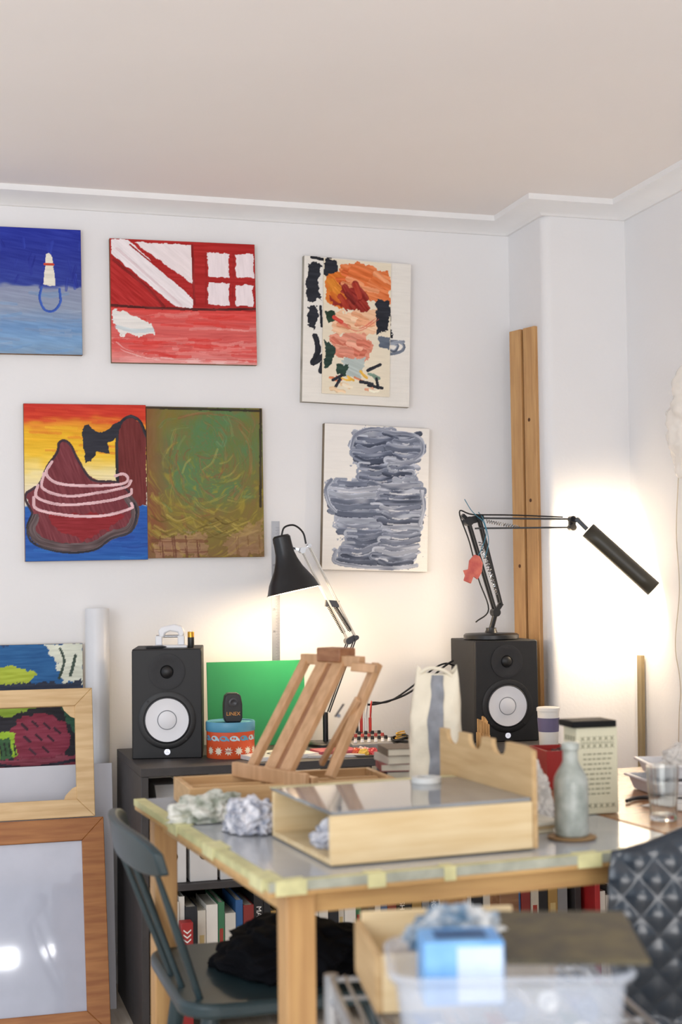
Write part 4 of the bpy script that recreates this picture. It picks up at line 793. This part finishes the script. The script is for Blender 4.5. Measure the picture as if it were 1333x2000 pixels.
for k in range(5):
    u=.06+k*.22; y=-yz+2*yz*u; top_=crest(u,.1,.009); bot=Vector((-.165-.03*(1-(2*u-1)**2),y*.80,.44)); kk=k in (0,4)
    add(G().cyl(bot,(bot+top_)/2,.006,.008 if kk else .0058,12).cyl((bot+top_)/2,top_,.008 if kk else .0058,.005,12),'spindle',tealc,r)
add(G().blob((.145,.155,.085),11,.22,1.8,6,True,.05),'folded_jacket',mk('blackcloth','#0f1014',.95,bump=.05,bscale=300,spec=.1),loc=(.695,2.75,.4535),label='folded black cloth jacket lying on the chair seat',cat='jacket',ang=80)
# ================================================================= RIGHT CHAIR
pc=mk('chair_slate','#1b2733',.2,var=.05,spec=.6); r=thing('shell_chair',(1.285,2.145,0),'dark slate-blue plastic shell chair with diamond relief','chair',-.06)
def shell(u,v):
    s_=2*u-1
    if v<.5:
        t=v/.5; z=.812-.315*t; y=-.09-.02*math.sin(pi*t)
        hw=.232*(.78+.22*math.sin(pi*(.18+.64*t))**1.2)*(min(1,(t+.015)*6)**.22)
    else:
        t=(v-.5)/.5; a=min(1,t*3); z=.497-.045*math.sin(a*pi/2)-.01*t; y=-.09+.06*(1-math.cos(a*pi/2))+.34*max(0,(t-.1))/.9; hw=.212+.012*math.sin(pi*t)
    x=s_*hw; cur=.05*s_*s_; q1=(x/.052+(v*.70)/.066); q2=(x/.052-(v*.70)/.066); pil=(abs(math.sin(pi*q1))*abs(math.sin(pi*q2)))**.9*.0045
    if v<.08: z-= .045*(abs(s_)**4)*(1-v/.08)
    if v<.5: return Vector((x,y+cur-pil,z))
    t=(v-.5)/.5; k=min(1,t*3); return Vector((x,y+cur*(1-k)-pil*(1-k),z+cur*.5*k-pil*k))
add(G().sheet(shell,180,220),'seat_shell',pc,r,ang=70,solid=.005)
for sx in (-1,1):
    add(G().tube([(sx*.17,.26,0),(sx*.15,.22,.30),(sx*.14,.18,.42),(sx*.14,0,.425),(sx*.15,-.04,.30),(sx*.19,-.10,0)],.009,12,6),'leg',chrome,r)
add(G().cyl((-.14,.02,.425),(.14,.02,.425),.008).cyl((-.14,.17,.42),(.14,.17,.42),.008),'crossbar',chrome,r)
# ================================================================= TROLLEY + BIN
wr=mk('wire','#b4b7bb',.3,metal=.8); r=thing('wire_trolley',(.69,1.675,0),'chrome wire rack trolley holding bins','trolley',-.16)
W,D,zt=.37,.49,.650
g=G()
for z in (zt,.2):
    for k in range(20): x=-W/2+W*k/19; g.cyl((x,-D/2,z),(x,D/2,z),.0024,seg=6)
    for y in (-D/2,0,D/2): g.cyl((-W/2,y,z-.004),(W/2,y,z-.004),.004,seg=8)
    for x in (-W/2,W/2): g.cyl((x,-D/2,z),(x,D/2,z),.004,seg=8); g.cyl((x,-D/2,z-.03),(x,D/2,z-.03),.003,seg=8)
    for k in range(16):
        y=-D/2+D*k/15; g.cyl((-W/2,y,z),(-W/2,y,z-.03),.002,seg=6)
    for y in (-D/2,D/2): g.cyl((-W/2,y,z-.03),(W/2,y,z-.03),.003,seg=8)
add(g,'wire_shelf',wr,r,kind='stuff')
for sx,sy in ((1,1),(1,-1),(-1,1),(-1,-1)): add(G().cyl((sx*W/2,sy*D/2,.0),(sx*W/2,sy*D/2,zt+.004),.010,seg=14),'post',wr,r)
zb=zt+.0045
r=thing('storage_crate',(.682,1.83,zb),'pale wooden crate full of paint rags','crate',-.16); t=.009; W,D,H=.235,.20,.072
add(G().b2((-W/2,-D/2,0),(-W/2+t,D/2,H)),'side_panel',bxy,r,bevel=.001); add(G().b2((W/2-t,-D/2,0),(W/2,D/2,H)),'side_panel',bxy,r,bevel=.001); add(G().b2((-W/2+t,-D/2,0),(W/2-t,-D/2+t,H)),'front_panel',bxw,r,bevel=.001); add(G().b2((-W/2+t,D/2-t,0),(W/2-t,D/2,H+.012)),'back_panel',bxw,r,bevel=.001); add(G().b2((-W/2+t,-D/2+t,0),(W/2-t,D/2-t,t)),'bottom_panel',bxw,r)
add(G().blob((.065,.06,.080),21,.25,2.5,6),'rag',ragmat('rg3','#d3d5d0','#4f6678',30),loc=(.71,1.83,zb+.0095),label='crumpled paint-stained rag in the wooden crate',cat='rag',ang=80)
bl=(.655,1.575); r=thing('storage_bin',(bl[0],bl[1],zb),'clear plastic storage bin with rounded rim','plastic bin',-.285)
W,D,H=.262,.185,.108
def binf(off,z): return [Vector((x,y,z)) for x,y in rr(W+off,D+off,.035)]
g=G(); rows=[binf(-.03,.0),binf(-.022,.003),binf(-.004,H-.025),binf(-.004,H-.012),binf(.012,H-.010),binf(.018,H-.004),binf(.010,H)]
vs=[[g.bm.verts.new(v) for v in q] for q in rows]; g.bm.faces.new(vs[0]); n=len(vs[0])
for a,b in zip(vs,vs[1:]):
    for k in range(n): g.bm.faces.new((a[k],a[(k+1)%n],b[(k+1)%n],b[k]))
add(g,'bin_body',mk('binplastic','#dbe5f3',.2,var=.03,alpha=.30,spec=.7),r,ang=60,solid=.002)
Rb=Matrix.Translation((bl[0],bl[1],zb))@Matrix.Rotation(-.285,4,'Z')
def inbin(x,y,z): return Rb@Vector((x,y,z))
pc_=['#2a66b0','#c8ccd6','#d05a3a','#e5e2dc','#3a8a8a','#7d88a5','#c9a94a','#445a9a']
cpm=mk('tubecap','#5b6a86',.4); k=0
for lay in range(2):
    for i in range(5):
        x=-.085+i*.043; y=(-.015 if (i+lay)%2 else .02); z=.021+lay*.036
        if lay==1 and i<2: continue
        b=thing('paint_tube',inbin(x,y,z),'%s paint tube in the storage bin'%['blue','silver','orange','white','teal','grey','yellow','navy'][k%8],'paint tube',random.uniform(-.15,.15)+(-.285),'paint tubes in the bin')
        m=mk('pt'+pc_[k%8],pc_[k%8],.3); g=G(); g.sheet(lambda u,v:Vector((.014*math.cos(2*pi*u)*(1+.3*v),-.035+.080*v,.014*math.sin(2*pi*u)*(1-.93*v))),16,8); add(g,'tube_body',m,b); add(G().cyl((0,-.035,0),(0,-.040,0),.013,.006,14).cyl((0,-.040,0),(0,-.052,0),.007,.006,12),'cap',cpm if k%2 else wht,b); k+=1
bp=inbin(-.055,-.025,.066); r=thing('tissue_box',bp,'light blue and white carton sticking out of the bin','carton',-.22)
add(G().b2((-.046,-.035,0),(.046,.035,.072)),'carton_body',mk('blueb','#3f86d0',.35,scale=14,col2='#7ab4e4'),r,bevel=.002)
add(G().b2((-.008,-.0356,.004),(.044,-.0351,.066)),'white_panel',mk('bwp','#cfe0f2',.4),r); add(G().b2((-.03,-.02,.0723),(.03,.02,.0726)),'top_slot',mk('dkblue','#21507f',.5),r)
add(G().blob((.055,.028,.045),31,.35,2.6,5),'rag',ragmat('rg4','#e3e3e0','#35607f',26),loc=inbin(-.055,.055,.105),label='white paper wad stained with blue paint',cat='rag',ang=80)
pm=mk('pan','#5a5138',.6,scale=25,col2='#3f3a2e'); pp=inbin(.078,.045,H+.006)
add(G().b2((-.078,-.10,0),(.085,.10,.006)),'palette_board',pm,loc=pp,rot=(.05,.0,-.33),bevel=.001,label='dark paint-smeared board lying on the bin',cat='board')
c0=Vector((2.02,3.80,.2))
for k in range(3): cable([c0+Vector((.05*math.cos(t*.8+k),-.03+.012*k,.08*math.sin(t*.8+k)+.02*k)) for t in range(9)],.0035,'loop of black cable hanging in the shelf')
S.view_settings.view_transform='Standard'; S.view_settings.look='None'; S.view_settings.exposure=0
